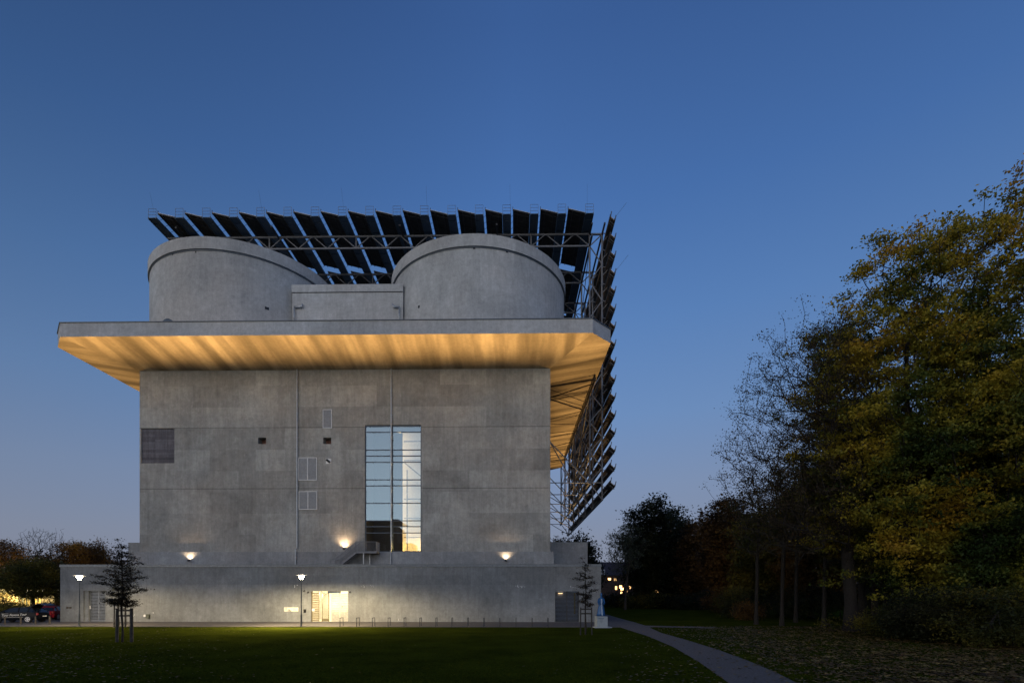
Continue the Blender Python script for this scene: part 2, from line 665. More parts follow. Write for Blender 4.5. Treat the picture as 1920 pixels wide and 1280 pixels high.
# paving round the bunker, kerb-flush with the lawn
pe = gp(300, 1174.3).y
flat('pavement', [(-75, pe), (9.5, pe), tuple(gp(1172, 1178.6))[:2], tuple(gp(1200, 1179))[:2], tuple(gp(1222, 1176))[:2], tuple(gp(1190, 1166))[:2], tuple(gp(1160, 1158))[:2], tuple(gp(1140, 1152))[:2], (12, 130), (-110, 130), (-110, pe)], .004, M['asphalt'])
kb = MB()
kb.box(-75, 9.5, pe - .1, pe - .002, -.05, .03)
kb.build('kerb', plain('kerb_stone', (.14, .13, .12), .9))['kind'] = 'structure'
# gravel path
pl = [(1150, 1171), (1172, 1178.5), (1215, 1192), (1262, 1212), (1310, 1240), (1350, 1268), (1372, 1284), (1440, 1340)]
pr = [(1207, 1171), (1240, 1186), (1290, 1200), (1345, 1217), (1400, 1237), (1455, 1260), (1502, 1284), (1600, 1340)]
ps = []
for (a, b_) in zip(pl, pr):
    ps.append((gp(*a), gp(*b_)))
mb = MB()
for i in range(len(ps) - 1):
    a, b_ = ps[i], ps[i + 1]
    mb.quad((b_[0].x, b_[0].y, .008), (b_[1].x, b_[1].y, .008), (a[1].x, a[1].y, .008), (a[0].x, a[0].y, .008))
mb.build('gravel_path', M['gravel'])['kind'] = 'structure'
a, b_, c, d = gp(1195, 1172), gp(1345, 1175), gp(1335, 1177.5), gp(1205, 1174.5)
flat('side_path', [d, c, b_, a], .012, M['gravel'])

# ------------------------------------------------------------------ bunker
bunker = thing('bunker', 'huge grey concrete bunker with round towers and a gallery lit orange underneath', 'bunker', (XM, PY0, 0))
bunker.location = (0, 0, 0)


def part(mb, name, mat, parent=bunker, **k):
    return mb.build(name, mat, parent, **k)


# --- body
wx0, wx1 = at(684, 900, BY0).x, at(790, 900, BY0).x
wz1, wz0 = at(735, 796, BY0).z, at(735, 1034, BY0).z


def rect(px0, px1, py0, py1, Y):
    return (at(px0, py0, Y).x, at(px1, py0, Y).x, at((px0 + px1) / 2, py1, Y).z, at((px0 + px1) / 2, py0, Y).z)


holes = [(wx0, wx1, wz0, wz1, .35)]
h1 = rect(484, 499, 820, 832, BY0)
h2 = rect(606, 621, 820, 832, BY0)
holes += [(*h1, .9), (*h2, .9)]
sqr = rect(264.5, 327, 803, 868, BY0)
holes += [(*sqr, .12)]
mb = MB()
wall_holes(mb, BX0, BX1, 0, GZW + .3, BY0, holes)
for (a, b_, c, d, dp) in holes[3:]:
    mb.quad((a, BY0 + dp, c), (b_, BY0 + dp, c), (b_, BY0 + dp, d), (a, BY0 + dp, d), 1)
for (a, b_, c, d, dp) in holes[1:3]:
    mb.quad((a, BY0 + dp, c), (b_, BY0 + dp, c), (b_, BY0 + dp, d), (a, BY0 + dp, d), 2)
mb.quad((BX1, BY0, 0), (BX1, BY1, 0), (BX1, BY1, GZW + .3), (BX1, BY0, GZW + .3))
mb.quad((BX0, BY1, 0), (BX0, BY0, 0), (BX0, BY0, GZW + .3), (BX0, BY1, GZW + .3))
mb.quad((BX1, BY1, 0), (BX0, BY1, 0), (BX0, BY1, GZW + .3), (BX1, BY1, GZW + .3))
part(mb, 'body_wall', [M['body'], M['dark_conc'], M['red_in']])
# pocket reveals for the two slots
# foot band
mb = MB()
bz = at(640, 1034, BY0 - .35).z
mb.box(BX0 - .35, BX1 + .35, BY0 - .35, BY0 - .003, PZ - .9, bz)
part(mb, 'wall_foot', M['band'])

# --- gallery slab
gt, gb, gw = GZT, GZB, GZW
outer = [(GX0 + CH, GY0), (GX1 - CH, GY0), (GX1, GY0 + CH), (GX1, GY1 - CH), (GX1 - CH, GY1), (GX0 + CH, GY1), (GX0, GY1 - CH), (GX0, GY0 + CH)]
inner = [(BX0, BY0), (BX1, BY0), (BX1, BY0), (BX1, BY1), (BX1, BY1), (BX0, BY1), (BX0, BY1), (BX0, BY0)]
mb = MB()
for i in range(8):
    a, b_ = outer[i], outer[(i + 1) % 8]
    mb.quad((*a, gb), (*b_, gb), (*b_, gt), (*a, gt))
mb.add([(*p, gt - .25) for p in outer], [tuple(range(8))])
par = .35
for i in range(8):
    a, b_ = Vector(outer[i]), Vector(outer[(i + 1) % 8])
    ctr = Vector((XM, (GY0 + GY1) / 2))
    a2, b2 = a + (ctr - a).normalized() * par, b_ + (ctr - b_).normalized() * par
    mb.quad((*a, gt), (*b_, gt), (*b2, gt), (*a2, gt))
    mb.quad((*a2, gt), (*b2, gt), (*b2, gt - .3), (*a2, gt - .3))
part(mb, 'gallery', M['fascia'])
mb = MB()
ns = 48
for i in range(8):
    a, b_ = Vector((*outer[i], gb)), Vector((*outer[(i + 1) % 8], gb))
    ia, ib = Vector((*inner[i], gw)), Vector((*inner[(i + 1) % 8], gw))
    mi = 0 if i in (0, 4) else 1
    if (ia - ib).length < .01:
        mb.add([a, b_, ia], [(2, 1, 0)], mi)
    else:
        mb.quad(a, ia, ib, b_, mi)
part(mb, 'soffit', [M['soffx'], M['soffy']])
mb = MB()
for i in range(8):
    a, b_ = outer[i], outer[(i + 1) % 8]
    mb.bar((*a, gt + .03), (*b_, gt + .03), .16, .07)
part(mb, 'coping', M['coping'])

# --- towers
RT, TCY = 10.52, 63.66
ZT = 39.7
TC = [(XM - 14.12, TCY), (XM + 14.12, TCY), (XM - 14.12, 2 * 77.5 - TCY), (XM + 14.12, 2 * 77.5 - TCY)]


def cyl(cx, cy, prof, name, mat, parent=bunker):
    mb = MB()
    for i_ in range(len(prof) - 1):
        mb.lathe(prof[i_:i_ + 2], (cx, cy), 160)
    o = mb.build(name, mat, parent, smooth=False)
    for p in o.data.polygons:
        p.use_smooth = abs(p.normal.z) < .5
    return o


for i, (cx, cy) in enumerate(TC):
    zb_ = GZT - .4
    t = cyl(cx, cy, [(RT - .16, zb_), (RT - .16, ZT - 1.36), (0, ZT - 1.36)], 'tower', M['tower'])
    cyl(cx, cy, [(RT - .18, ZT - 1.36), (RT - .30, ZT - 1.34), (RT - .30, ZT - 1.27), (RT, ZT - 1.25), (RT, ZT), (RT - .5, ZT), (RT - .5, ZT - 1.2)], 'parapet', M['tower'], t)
    cyl(cx, cy, [(RT - .10, ZT - 1.40), (RT - .10, ZT - 1.30), (RT - .2, ZT - 1.30)], 'shadow_gap', M['coping'], t)
# small openings in the front towers


def on_tower(cx, cy, px, py, r=RT - .16):
    """world point where the pixel ray meets the tower drum"""
    best = None
    for k in range(2000):
        Y = cy - r - .2 + k * (r + .2) / 2000
        p = at(px, py, Y)
        if (p.x - cx) ** 2 + (p.y - cy) ** 2 <= r * r:
            best = p
            break
    return best


tw = [o for o in bunker.children if o.name.startswith('tower')]
for (ti, px, py, wpx, hpx) in ((0, 500.5, 578, 6, 5), (1, 785.5, 575, 3.5, 5), (1, 889, 465, 4.5, 4.5), (1, 950.5, 471.5, 4, 4.5), (0, 324, 477, 2.5, 3.5), (0, 367, 472.5, 2.5, 3)):
    cx, cy = TC[ti]
    p = on_tower(cx, cy, px, py)
    if p is None:
        continue
    k = p.y / FPX
    nrm = Vector((p.x - cx, p.y - cy, 0)).normalized()
    tn = Vector((-nrm.y, nrm.x, 0))
    mb = MB()
    hw, hh = wpx * k / 2 / max(.5, abs(nrm.y)), hpx * k / 2
    a = p + nrm * .02
    vs = []
    for dn in (0, -.15):
        for (i, j) in ((-1, -1), (1, -1), (1, 1), (-1, 1)):
            vs.append(a + tn * i * hw + Vector((0, 0, j * hh)) + nrm * dn)
    mb.add(vs, [(0, 1, 2, 3), (0, 4, 5, 1), (1, 5, 6, 2), (2, 6, 7, 3), (3, 7, 4, 0)])
    mb.build('scupper', M['black'], tw[ti])
# arched doorway at the foot of the left tower, only its head shows over the gallery
p = on_tower(*TC[0], 313, 603)
if p is not None:
    cx, cy = TC[0]
    nrm = Vector((p.x - cx, p.y - cy, 0)).normalized()
    tn = Vector((-nrm.y, nrm.x, 0))
    c0 = Vector((cx, cy, 0)) + nrm * (RT - .1)
    zt = at(313, 598.3, p.y).z
    vs = [c0 + nrm * .05 + Vector((0, 0, GZT - .3))]
    for k in range(17):
        a = math.pi * k / 16
        vs.append(c0 + nrm * .05 + tn * math.cos(a) * 1.3 + Vector((0, 0, zt - 1.3 + 1.3 * math.sin(a))))
    mb = MB()
    mb.add(vs, [(0, k, k + 1) for k in range(1, 17)])
    n0 = len(vs)
    mb.add([v - nrm * .4 for v in vs] + vs, [(k, k + 1, n0 + k + 1, n0 + k) for k in range(1, 17)])
    mb.build('arched_door', M['frame_dark'], tw[0])

# --- link block between the front towers
lx0, lx1 = at(546.5, 560, 56.4).x, at(755.5, 560, 56.4).x
lz = at(650, 533, 56.4).z
mb = MB()
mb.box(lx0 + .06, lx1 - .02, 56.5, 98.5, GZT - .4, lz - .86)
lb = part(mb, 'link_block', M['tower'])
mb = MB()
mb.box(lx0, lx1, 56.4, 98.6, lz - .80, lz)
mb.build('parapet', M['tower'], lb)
mb = MB()
mb.box(lx0 + .15, lx1 - .15, 56.56, 98.4, lz - .87, lz - .79)
mb.build('shadow_gap', M['black'], lb)
for s_, (bx, by, tx, tz) in enumerate(((551.5, 598, 566, 574), (748.5, 598, 737, 574))):
    p0 = at(bx, 600, 56.3)
    p1 = at(bx, tz + 1, 56.3)
    p2 = at(tx, tz + 1, 56.3)
    p3 = at(tx + (1 if s_ == 0 else -1), tz - 4, 56.3)
    mb = MB()
    mb.tube([p0 - Vector((0, 0, .4)), p1], .07, 8)
    mb.tube([p1, p2, p3], .10, 8)
    mb.build('roof_downpipe', M['zinc'], lb, smooth=True)

# --- plinth (the low surrounding block)
dl = rect(156.5, 197.5, 1107, 1163.6, PY0)
dm = rect(583, 652.5, 1107.5, 1164.5, PY0)
dr = rect(1041, 1086, 1108, 1166, PY0)
ph = [(dl[0], dl[1], .02, dl[3], .55), (dm[0], dm[1], .02, dm[3], .5), (dr[0], dr[1], .02, dr[3], .5)]
pit = rect(568.5, 574, 1141.5, 1148, PY0)
ph += [(*pit, .18)]
mb = MB()
wall_holes(mb, PX_0, PX_1, 0, PZ, PY0, ph)
mb.quad((pit[0], PY0 + .18, pit[2]), (pit[1], PY0 + .18, pit[2]), (pit[1], PY0 + .18, pit[3]), (pit[0], PY0 + .18, pit[3]), 1)
mb.quad((PX_1, PY0, 0), (PX_1, 103, 0), (PX_1, 103, PZ), (PX_1, PY0, PZ))
mb.quad((PX_0, 103, 0), (PX_0, PY0, 0), (PX_0, PY0, PZ), (PX_0, 103, PZ))
mb.quad((PX_0, PY0, PZ), (PX_1, PY0, PZ), (PX_1, PY0 + .4, PZ), (PX_0, PY0 + .4, PZ))
mb.quad((PX_0, PY0 + .4, PZ - .25), (PX_1, PY0 + .4, PZ - .25), (PX_1, 103, PZ - .25), (PX_0, 103, PZ - .25), 2)
mb.quad((PX_0, PY0 + .4, PZ - .25), (PX_0, PY0 + .4, PZ), (PX_1, PY0 + .4, PZ), (PX_1, PY0 + .4, PZ - .25))
plinth = part(mb, 'plinth', [M['plinth'], M['black'], M['roofdeck']])
mb = MB()
mb.box(PX_0 - .05, PX_1 + .05, PY0 - .06, PY0 - .002, PZ - .22, PZ - .02)
mb.box(PX_0 - .05, PX_1 + .05, PY0 - .05, PY0 + .3, PZ + .003, PZ + .04)
mb.build('coping', plain('plinth_coping', (.15, .17, .19), .45, .3), plinth)
# second, higher tier set back at both sides
Y2 = 60.3
z2 = at(1080, 1016.5, Y2).z
mb = MB()
for (ua, ub) in ((PX_0, BX0 - .003), (BX1 + .003, PX_1)):
    mb = MB()
    mb.box(ua, ub, Y2, 100, PZ - .3, z2)
    ut = part(mb, 'upper_tier', M['band'])
    mb = MB()
    mb.box(ua - .04, ub, Y2 - .04, Y2 + .3, z2 + .003, z2 + .06)
    mb.build('coping', M['coping'], ut)


# --- doors in the plinth
def slats(mb, x0, x1, z0, z1, y, pitch=.115, th=.03, dp=.07, tilt=.03, mi=0):
    z = z0
    while z < z1 - th:
        mb.add([(x0, y, z), (x1, y, z), (x1, y + dp, z + tilt), (x0, y + dp, z + tilt), (x0, y, z + th + .02), (x1, y, z + th + .02), (x1, y + dp, z + th + tilt + .02), (x0, y + dp, z + th + tilt + .02)],
               [(0, 3, 2, 1), (4, 5, 6, 7), (0, 1, 5, 4), (1, 2, 6, 5), (2, 3, 7, 6), (3, 0, 4, 7)], mi)
        z += pitch


def shutter_door(r, dark, name_label, side_wall, depth):
    x0, x1, z0, z1 = r
    z0 = .03
    y = PY0 + depth
    mb = MB()
    xa = x0 + side_wall
    for (a, b_) in ((xa, (xa + x1) / 2), ((xa + x1) / 2, x1)):
        slats(mb, a + .05, b_ - .05, z0 + .08, z1 - .05, y, pitch=.15 if not dark else .13, th=.05 if not dark else .03)
        mb.box(a, a + .05, y - .01, y + .08, z0, z1 - .01)
        mb.box(b_ - .05, b_ - .002, y - .01, y + .08, z0, z1 - .01)
    mb.box(xa + .052, x1 - .052, y - .008, y + .078, z0, z0 + .07)
    o = mb.build('shutter_door', M['louvre'] if not dark else M['steel_dark'], bunker)
    o['label'] = name_label
    mb = MB()
    mb.box(x0 - .3, x1 + .3, y + .35, y + .4, 0, z1 + .3)
    mb.build('back_panel', plain('door_back', (.10, .11, .12) if not dark else (.30, .42, .66), .5), o)  # dark door's panel painted blue for the bluish light inside
    if dark:
        mb = MB()
        mb.box(x0 + .35, x0 + .75, y + .10, y + .18, z1 - .22, z1 - .14)
        mb.build('ceiling_fitting', emis('door_fitting', (1, .62, .3), 1.2), o)
    if side_wall > .05:
        mb = MB()
        mb.box(x0 + .002, xa - .002, PY0 + .12, y + .3, .01, z1 - .003)
        mb.build('side_jamb', M['plinth'], o)
    return o


o = shutter_door(dl, False, 'pale slatted double door at the left end of the plinth', .42, .3)
mb = MB()
q = rect(159.5, 164, 1135, 1141, PY0)
mb.box(q[0] + .0, q[1] + .12, PY0 + .24, PY0 + .27, q[2], q[3])
mb.build('notice', M['white'], o)
o = shutter_door(dr, True, 'dark slatted double door at the right end of the plinth', .0, .3)
q = rect(1077, 1080, 1110, 1150, PY0)
mb = MB()
mb.box(q[0], q[1], PY0 + .44, PY0 + .47, q[2], q[3])
mb.build('yellow_strip', plain('yellow_strip', (.25, .22, .06), .6), o)

# middle entrance: lit vestibule behind slat panels and a glass door
x0, x1, _, z1 = dm
yd = PY0 + .16


def mx(px):
    return at(px, 1130, PY0).x


ent = thing('entrance', None, None)
ent.parent = bunker
mb = MB()
vr = (x0 - .6, x1 + .6, PY0 + .5, PY0 + 3.6, .01, z1 + .25)
a, b_, c, d, e, f_ = vr
mb.quad((a, d, e), (b_, d, e), (b_, d, f_), (a, d, f_))
mb.quad((a, c, e), (a, d, e), (a, d, f_), (a, c, f_))
mb.quad((b_, d, e), (b_, c, e), (b_, c, f_), (b_, d, f_))
mb.quad((a, c, f_), (a, d, f_), (b_, d, f_), (b_, c, f_))
mb.quad((a, c, e), (b_, c, e), (b_, d, e), (a, d, e))
mb.build('vestibule', M['white_room'], ent)
slat_l = plain('slat_bronze', (.30, .26, .17), .4, .4)
slat_r = plain('slat_pale', (.46, .45, .40), .4, .1)
mb = MB()
slats(mb, mx(584.5), mx(596), .08, z1 - .05, yd, .18, .08, .06)
mb.box(mx(583.2), mx(584.5) - .002, yd, yd + .07, .02, z1 - .02)
mb.box(mx(596) + .002, mx(597.3), yd, yd + .07, .02, z1 - .02)
mb.build('slat_panel', slat_l, ent)['label'] = 'bronze slatted door leaf folded open at the left'
mb = MB()
slats(mb, mx(597.6), mx(600.6), .25, z1 - .9, yd + .06, .11, .04, .06)
mb.build('slat_edge', slat_r, ent)
mb = MB()
mb.box(mx(600.8), mx(601.9), yd + .2, yd + .27, .02, z1 - .02)
mb.box(mx(613.3), mx(614.5), yd + .2, yd + .27, .02, z1 - .02)
mb.box(mx(602), mx(613.2), yd + .2, yd + .26, .05, .32)
mb.box(mx(602), mx(613.2), yd + .2, yd + .26, z1 - .28, z1 - .22)
gd = mb.build('glass_door', plain('brass_frame', (.25, .21, .12), .35, .6), ent)
mb = MB()
mb.box(mx(602.1), mx(613.1), yd + .22, yd + .235, .33, z1 - .29)
mb.build('pane', M['glass_clear'], gd)
mb = MB()
mb.box(mx(613), mx(636.5), yd, yd + .25, z1 - .2, z1 - .01)
mb.build('lintel', M['frame_dark'], ent)
for (pa, pb, lab) in ((620.5, 635.5, 'pale slatted leaf beside the lit doorway'), (637, 652, 'rightmost pale slatted leaf of the entrance')):
    mb = MB()
    slats(mb, mx(pa) + .05, mx(pb) - .05, .08, z1 - .2, yd - .02, .17, .10, .04, .01)
    mb.box(mx(pa), mx(pa) + .05, yd - .02, yd + .05, .02, z1 - .2)
    mb.box(mx(pb) - .05, mx(pb), yd - .02, yd + .05, .02, z1 - .2)
    mb.box(mx(pa) + .052, mx(pb) - .052, yd + .05, yd + .055, .05, 1.0, 0)
    mb.build('slat_panel', slat_r, ent)['label'] = lab
mb = MB()
mb.box(mx(641) - .06, mx(641) + .06, yd - .06, yd - .021, 1.45, 1.55)
mb.build('lock', M['black'], ent)
mb = MB()
mb.box(mx(585) - .05, mx(589), yd - .05, yd - .01, 1.05, 1.3)
mb.build('notice', M['white'], ent)
lamp('vestibule_lamp', 'POINT', ((x0 + x1) / 2 - .2, PY0 + 1.8, z1 - .35), 62, (1, .86, .58), ent, .15)
lamp('vestibule_lamp', 'POINT', (mx(628), PY0 + 1.0, z1 - .35), 12, (1, .86, .58), ent, .12)
for fx in (mx(610), mx(628)):
    mb = MB()
    mb.lathe([(0, z1 + .2), (.22, z1 + .2), (.22, z1 + .12), (0, z1 + .1)], (fx, PY0 + 1.4), 16)
    mb.build('ceiling_fitting', emis('ceiling_fitting', (1, .9, .7), 6), ent)

# sign plate and small fittings on the plinth
q = rect(533, 559.5, 1138, 1145.5, PY0)
mb = MB()
mb.box(q[0], q[1], PY0 - .04, PY0 - .002, q[2], q[3])
sg = mb.build('sign_plate', plain('sign_white', (.80, .78, .66), .5), plinth)
mb = MB()
W_ = q[1] - q[0]
for k in range(4):
    mb.box(q[0] + .05, q[0] + .05 + W_ * (.21, .17, .19, .12)[k], PY0 - .045, PY0 - .041, q[3] - .1 - k * .07, q[3] - .075 - k * .07)
mb.add([(q[0] + W_ * .31, PY0 - .045, q[2] + .03), (q[0] + W_ * .40, PY0 - .045, q[2] + .03), (q[0] + W_ * .38, PY0 - .045, q[2] + .26), (q[0] + W_ * .32, PY0 - .045, q[2] + .26)], [(0, 1, 2, 3)])
mb.box(q[0] + W_ * .41, q[0] + W_ * .50, PY0 - .045, PY0 - .041, q[2] + .03, q[2] + .10)
mb.build('sign_print', plain('sign_print', (.16, .17, .15), .5), sg)
for (px, py) in ((571, 1107), (578.3, 1109.5), (656.5, 1109)):
    p = at(px, py, PY0)
    mb = MB()
    mb.tube([p - Vector((0, .002, 0)), p - Vector((0, .22, .04))], .055, 10)
    mb.bar(p - Vector((0, 0, -.05)), p - Vector((0, .1, -.05)), .05, .05)
    mb.build('camera_fitting', M['black'], plinth)
for (px, py) in ((126.5, 1138.5), (132, 1138.5)):
    q = rect(px - 2, px + 2, py - 1.6, py + 1.6, PY0)
    mb = MB()
    mb.box(q[0], q[1], PY0 - .03, PY0 - .002, q[2], q[3])
    mb.build('wall_socket', plain('socket_brown', (.06, .045, .03), .6), plinth)
q = rect(276.5, 281.5, 1150.5, 1158.5, PY0)
mb = MB()
mb.box(q[0], q[1], PY0 - .22, PY0 - .002, q[2], q[3])
mx_ = mb.build('connection_box', plain('box_green', (.10, .11, .08), .5), plinth, bevel=.02)
mb = MB()
p = at(273, 1153.5, PY0)
mb.tube([p + Vector((0, -.02, 0)), p + Vector((0, -.16, 0))], .13, 14)
mb.build('pipe_cap', M['white'], mx_)
mb = MB()
mb.tube([at(552.8, 1096, PY0) + Vector((0, -.03, 0)), at(552.8, 1101, PY0) + Vector((0, -.03, 0))], .03, 6)
mb.build('wall_marker', M['white'], plinth)
mb = MB()
mb.tube([at(556.8, 1096.5, PY0) + Vector((0, -.03, 0)), at(558.5, 1096.5, PY0) + Vector((0, -.03, 0))], .03, 6)
mb.build('wall_marker', M['white'], plinth)
# spalled pale patches / scuffs left on the plinth
rs = random.Random(5)
mb = MB()
for (px, py, n_, sp) in ((976, 1099, 9, 9), (690, 1098, 10, 12), (1075, 1099.5, 4, 6), (1010, 1122, 3, 4), (250, 1153, 3, 3), (286, 1147, 3, 1.5), (747, 1161, 3, .6)):
    for k in range(n_):
        p = at(px + rs.uniform(-sp, sp), py + rs.uniform(-1.6, 1.6), PY0 - .004)
        s_ = rs.uniform(.02, .055)
        h_ = s_ * rs.uniform(.6, 2.6)
        mb.add([(p.x - s_, p.y, p.z), (p.x, p.y, p.z - h_), (p.x + s_ * .8, p.y, p.z + .01), (p.x, p.y, p.z + h_)], [(0, 1, 2, 3)])
mb.build('paint_scuffs', plain('paint_scuffs', (.6, .62, .62), .8), plinth)['kind'] = 'stuff'

# --- wall details on the body
for (a, b_, c, d, sp) in ((605.3, 622.5, 767.3, 802.8, 1), (559.5, 594.5, 857.3, 900.3, 2), (560.5, 595, 920.5, 955, 2)):
    q = rect(a, b_, c, d, BY0)
    mb = MB()
    y = BY0 - .07
    t = .07
    mb.box(q[0], q[0] + t, y, BY0 - .002, q[2], q[3])
    mb.box(q[1] - t, q[1], y, BY0 - .002, q[2], q[3])
    mb.box(q[0] + t, q[1] - t, y, BY0 - .002, q[2], q[2] + t)
    mb.box(q[0] + t, q[1] - t, y, BY0 - .002, q[3] - t, q[3])
    if sp == 2:
        xm_ = (q[0] + q[1]) / 2
        mb.box(xm_ - .04, xm_ + .04, y, BY0 - .002, q[2] + t, q[3] - t)
    g = mb.build('vent_grille', M['louvre_frame'], bunker)
    mb = MB()
    slats(mb, q[0] + t, q[1] - t, q[2] + t, q[3] - t - .05, BY0 - .055, .12, .05, .04, .03)
    mb.box(q[0] + t, q[1] - t, BY0 - .012, BY0 - .003, q[2] + t, q[3] - t)
    mb.build('slats', M['louvre'], g)
q = rect(611.3, 621, 859.5, 869, BY0)
mb = MB()
mb.box(q[0], q[1], BY0 - .03, BY0 - .002, q[2], q[3])
pltt = mb.build('vent_plate', M['white'], bunker)
mb = MB()
p = at(612.5, 861.5, BY0 - .05)
p2 = at(618.5, 866.5, BY0 - .05)
mb.tube([p, (p + p2) / 2 + Vector((0, -.05, 0)), p2], .12, 8)
mb.build('pipe_stub', M['black'], pltt)
# downpipes
for (px, jog, off) in ((557, 1027, -3), (733.5, 1030, -1)):
    y = BY0 - .14
    top = at(px, 690, y)
    top.z = GZW + .02
    j = at(px, jog, y)
    j2 = at(px + off, jog + 2.5, BY0 - .48)
    bt = at(px + off, 1053, BY0 - .48)
    bt.z = PZ - .3
    mb = MB()
    mb.tube([top, j, j2, bt], .075, 8)
    for zz in np.arange(j.z + 1.5, top.z, 2.6):
        mb.tube([(top.x + (j.x - top.x) * 0, y, zz), (top.x, y, zz + .06)], .105, 8)
        mb.box(top.x - .13, top.x + .13, y + .02, BY0 - .001, zz, zz + .05)
    mb.build('downpipe', M['zinc'], bunker, smooth=False)
# cable conduit along the parapet of the plinth roof
mb = MB()
mb.tube([(BX0, BY0 - .40, PZ + .25), (BX1 + .2, BY0 - .40, PZ + .25)], .035, 6)
mb.build('conduit', M['steel_dark'], bunker)

# --- tall window
win = thing('window', None, None)
win.parent = bunker
yw = BY0 + .12
fr = .10
mb = MB()
mb.box(wx0, wx0 + fr, yw, yw + .14, wz0, wz1)
mb.box(wx1 - fr, wx1, yw, yw + .14, wz0, wz1)
mb.box(wx0 + fr, wx1 - fr, yw, yw + .14, wz0, wz0 + .10)
mb.box(wx0 + fr, wx1 - fr, yw, yw + .14, wz1 - .14, wz1)
xm_ = at(735, 900, BY0).x
mb.box(xm_ - .05, xm_ + .05, yw - .01, yw + .13, wz0 + .10, wz1 - .14)
trz = [at(735, v, BY0).z for v in (809, 842.4, 853.7, 865.4, 898.4, 909.6, 942.4, 975.3, 986.3, 998.2)]
for z in trz:
    mb.box(wx0 + fr, xm_ - .052, yw, yw + .12, z - .045, z + .045)
    mb.box(xm_ + .052, wx1 - fr, yw, yw + .12, z - .045, z + .045)
mb.build('window_frame', M['frame_dark'], win)
mb = MB()
zz = [wz0 + .1] + sorted(trz) + [wz1 - .14]
rg = random.Random(3)
for i in range(len(zz) - 1):
    for (a, b_) in ((wx0 + fr, xm_ - .05), (xm_ + .05, wx1 - fr)):
        e1, e2 = rg.uniform(-.004, .004), rg.uniform(-.006, .006)
        mb.quad((a, yw + .06 + e1, zz[i] + .045), (b_, yw + .06 - e1, zz[i] + .045), (b_, yw + .06 - e1 + e2, zz[i + 1] - .045), (a, yw + .06 + e1 + e2, zz[i + 1] - .045))
mb.build('pane', M['glass'], win)
# stair hall behind the glass
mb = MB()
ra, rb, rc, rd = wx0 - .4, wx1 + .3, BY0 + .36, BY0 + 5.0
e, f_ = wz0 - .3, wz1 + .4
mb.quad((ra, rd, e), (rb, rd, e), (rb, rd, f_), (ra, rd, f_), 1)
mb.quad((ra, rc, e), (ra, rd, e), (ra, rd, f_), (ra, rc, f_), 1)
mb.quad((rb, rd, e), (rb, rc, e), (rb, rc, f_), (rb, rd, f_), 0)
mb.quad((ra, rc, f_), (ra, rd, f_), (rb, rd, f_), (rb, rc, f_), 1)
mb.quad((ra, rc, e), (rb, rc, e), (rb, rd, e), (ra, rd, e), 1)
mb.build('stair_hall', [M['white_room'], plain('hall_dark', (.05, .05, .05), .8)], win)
mb = MB()
mb.box(at(755, 900, BY0 + 1.7).x, rb - .02, BY0 + 1.7, BY0 + 1.85, e + .02, wz1 - .35)
mb.build('inner_wall', M['white_room'], win)
mb = MB()
for z in np.arange(wz0 + 1.6, wz1, 2.1):
    mb.box(at(757, 900, BY0 + .8).x, rb - .05, BY0 + .75, BY0 + .99, z, z + .09)
mb.bar((at(757, 860, BY0 + .9).x, BY0 + .85, wz0 + 9.9), (rb - .1, BY0 + .85, wz0 + 8.0), .12)
mb.box(at(763, 900, BY0 + .9).x, at(765, 900, BY0 + .9).x, BY0 + .7, BY0 + .8, e + .05, wz0 + 9)
mb.build('inner_stair', plain('inner_stair', (.35, .32, .25), .6), win)
for k, z in enumerate(np.linspace(wz0 + .7, wz1 - 1.0, 9)):
    if k == 0:
        lamp('hall_lamp', 'POINT', (rb - .5, BY0 + .62, wz0 + .6), 30, (1, .62, .14), win, .04)
    lamp('hall_lamp', 'POINT', (at(751, 900, BY0 + .9).x, BY0 + .62, z), 28 if k == 0 else 8, (1, .62, .14) if k < 1 else (1, .70, .34), win, .04)

# --- wall uplights
up = []
for (px, py, z_, y_) in ((353.5, 1049, None, BY0 - .62), (948.5, 1049, None, BY0 - .62), (644.5, 1027, None, BY0 - .42)):
    p = at(px, py, y_)
    t = thing('wall_uplight', None, None)
    t.parent = bunker
    mb = MB()
    mb.lathe([(0, p.z - .16), (.10, p.z - .16), (.13, p.z - .02), (.13, p.z + .01), (.11, p.z), (0, p.z - .03)], (p.x, p.y), 14)
    mb.box(p.x - .03, p.x + .03, p.y + .1, y_ + (.26 if y_ < BY0 - .5 else .415), p.z - .1, p.z - .04)
    mb.build('housing', M['steel_dark'], t)
    mb = MB()
    mb.lathe([(0, p.z - .004), (.09, p.z - .004)], (p.x, p.y), 12)
    mb.build('lens', emis('uplight_lens', (1, .8, .55), 14), t)
    lamp('uplight_lamp', 'SPOT', (p.x, p.y, p.z + .03), 120 if y_ > BY0 - .5 else 70, (1, .66, .38), t, .05, (p.x, p.y + (1.1 if y_ > BY0 - .5 else .7), p.z + 3), 130, 1.0)

# --- steel stair up to the tall window
st = thing('staircase', None, None)
st.parent = bunker
ys0, ys1 = BY0 - 1.75, BY0 - .45
zr = PZ - .25
zl = at(680, 1034, BY0 - 1.1).z
xs0, xs1 = at(630, 1050, ys0).x, at(667.5, 1034, ys0).x
xs2 = at(706, 1034, ys0).x
mb = MB()
for y in (ys0, ys1):
    mb.bar((xs0, y, zr + .05), (xs1, y, zl - .1), .05, .22)
    mb.bar((xs1 - .02, y, zl - .1), (xs2, y, zl - .1), .05, .2)
mb.bar((xs2, ys0, zl - .1), (xs2, ys1, zl - .1), .05, .2)
mb.build('stringer', M['steel'], st)
mb = MB()
nst = 13
for k in range(nst):
    t_ = (k + .5) / nst
    x = xs0 + (xs1 - xs0) * t_
    z = zr + .1 + (zl - zr - .1) * t_
    mb.box(x - .13, x + .13, ys0 + .03, ys1 - .03, z - .04, z)
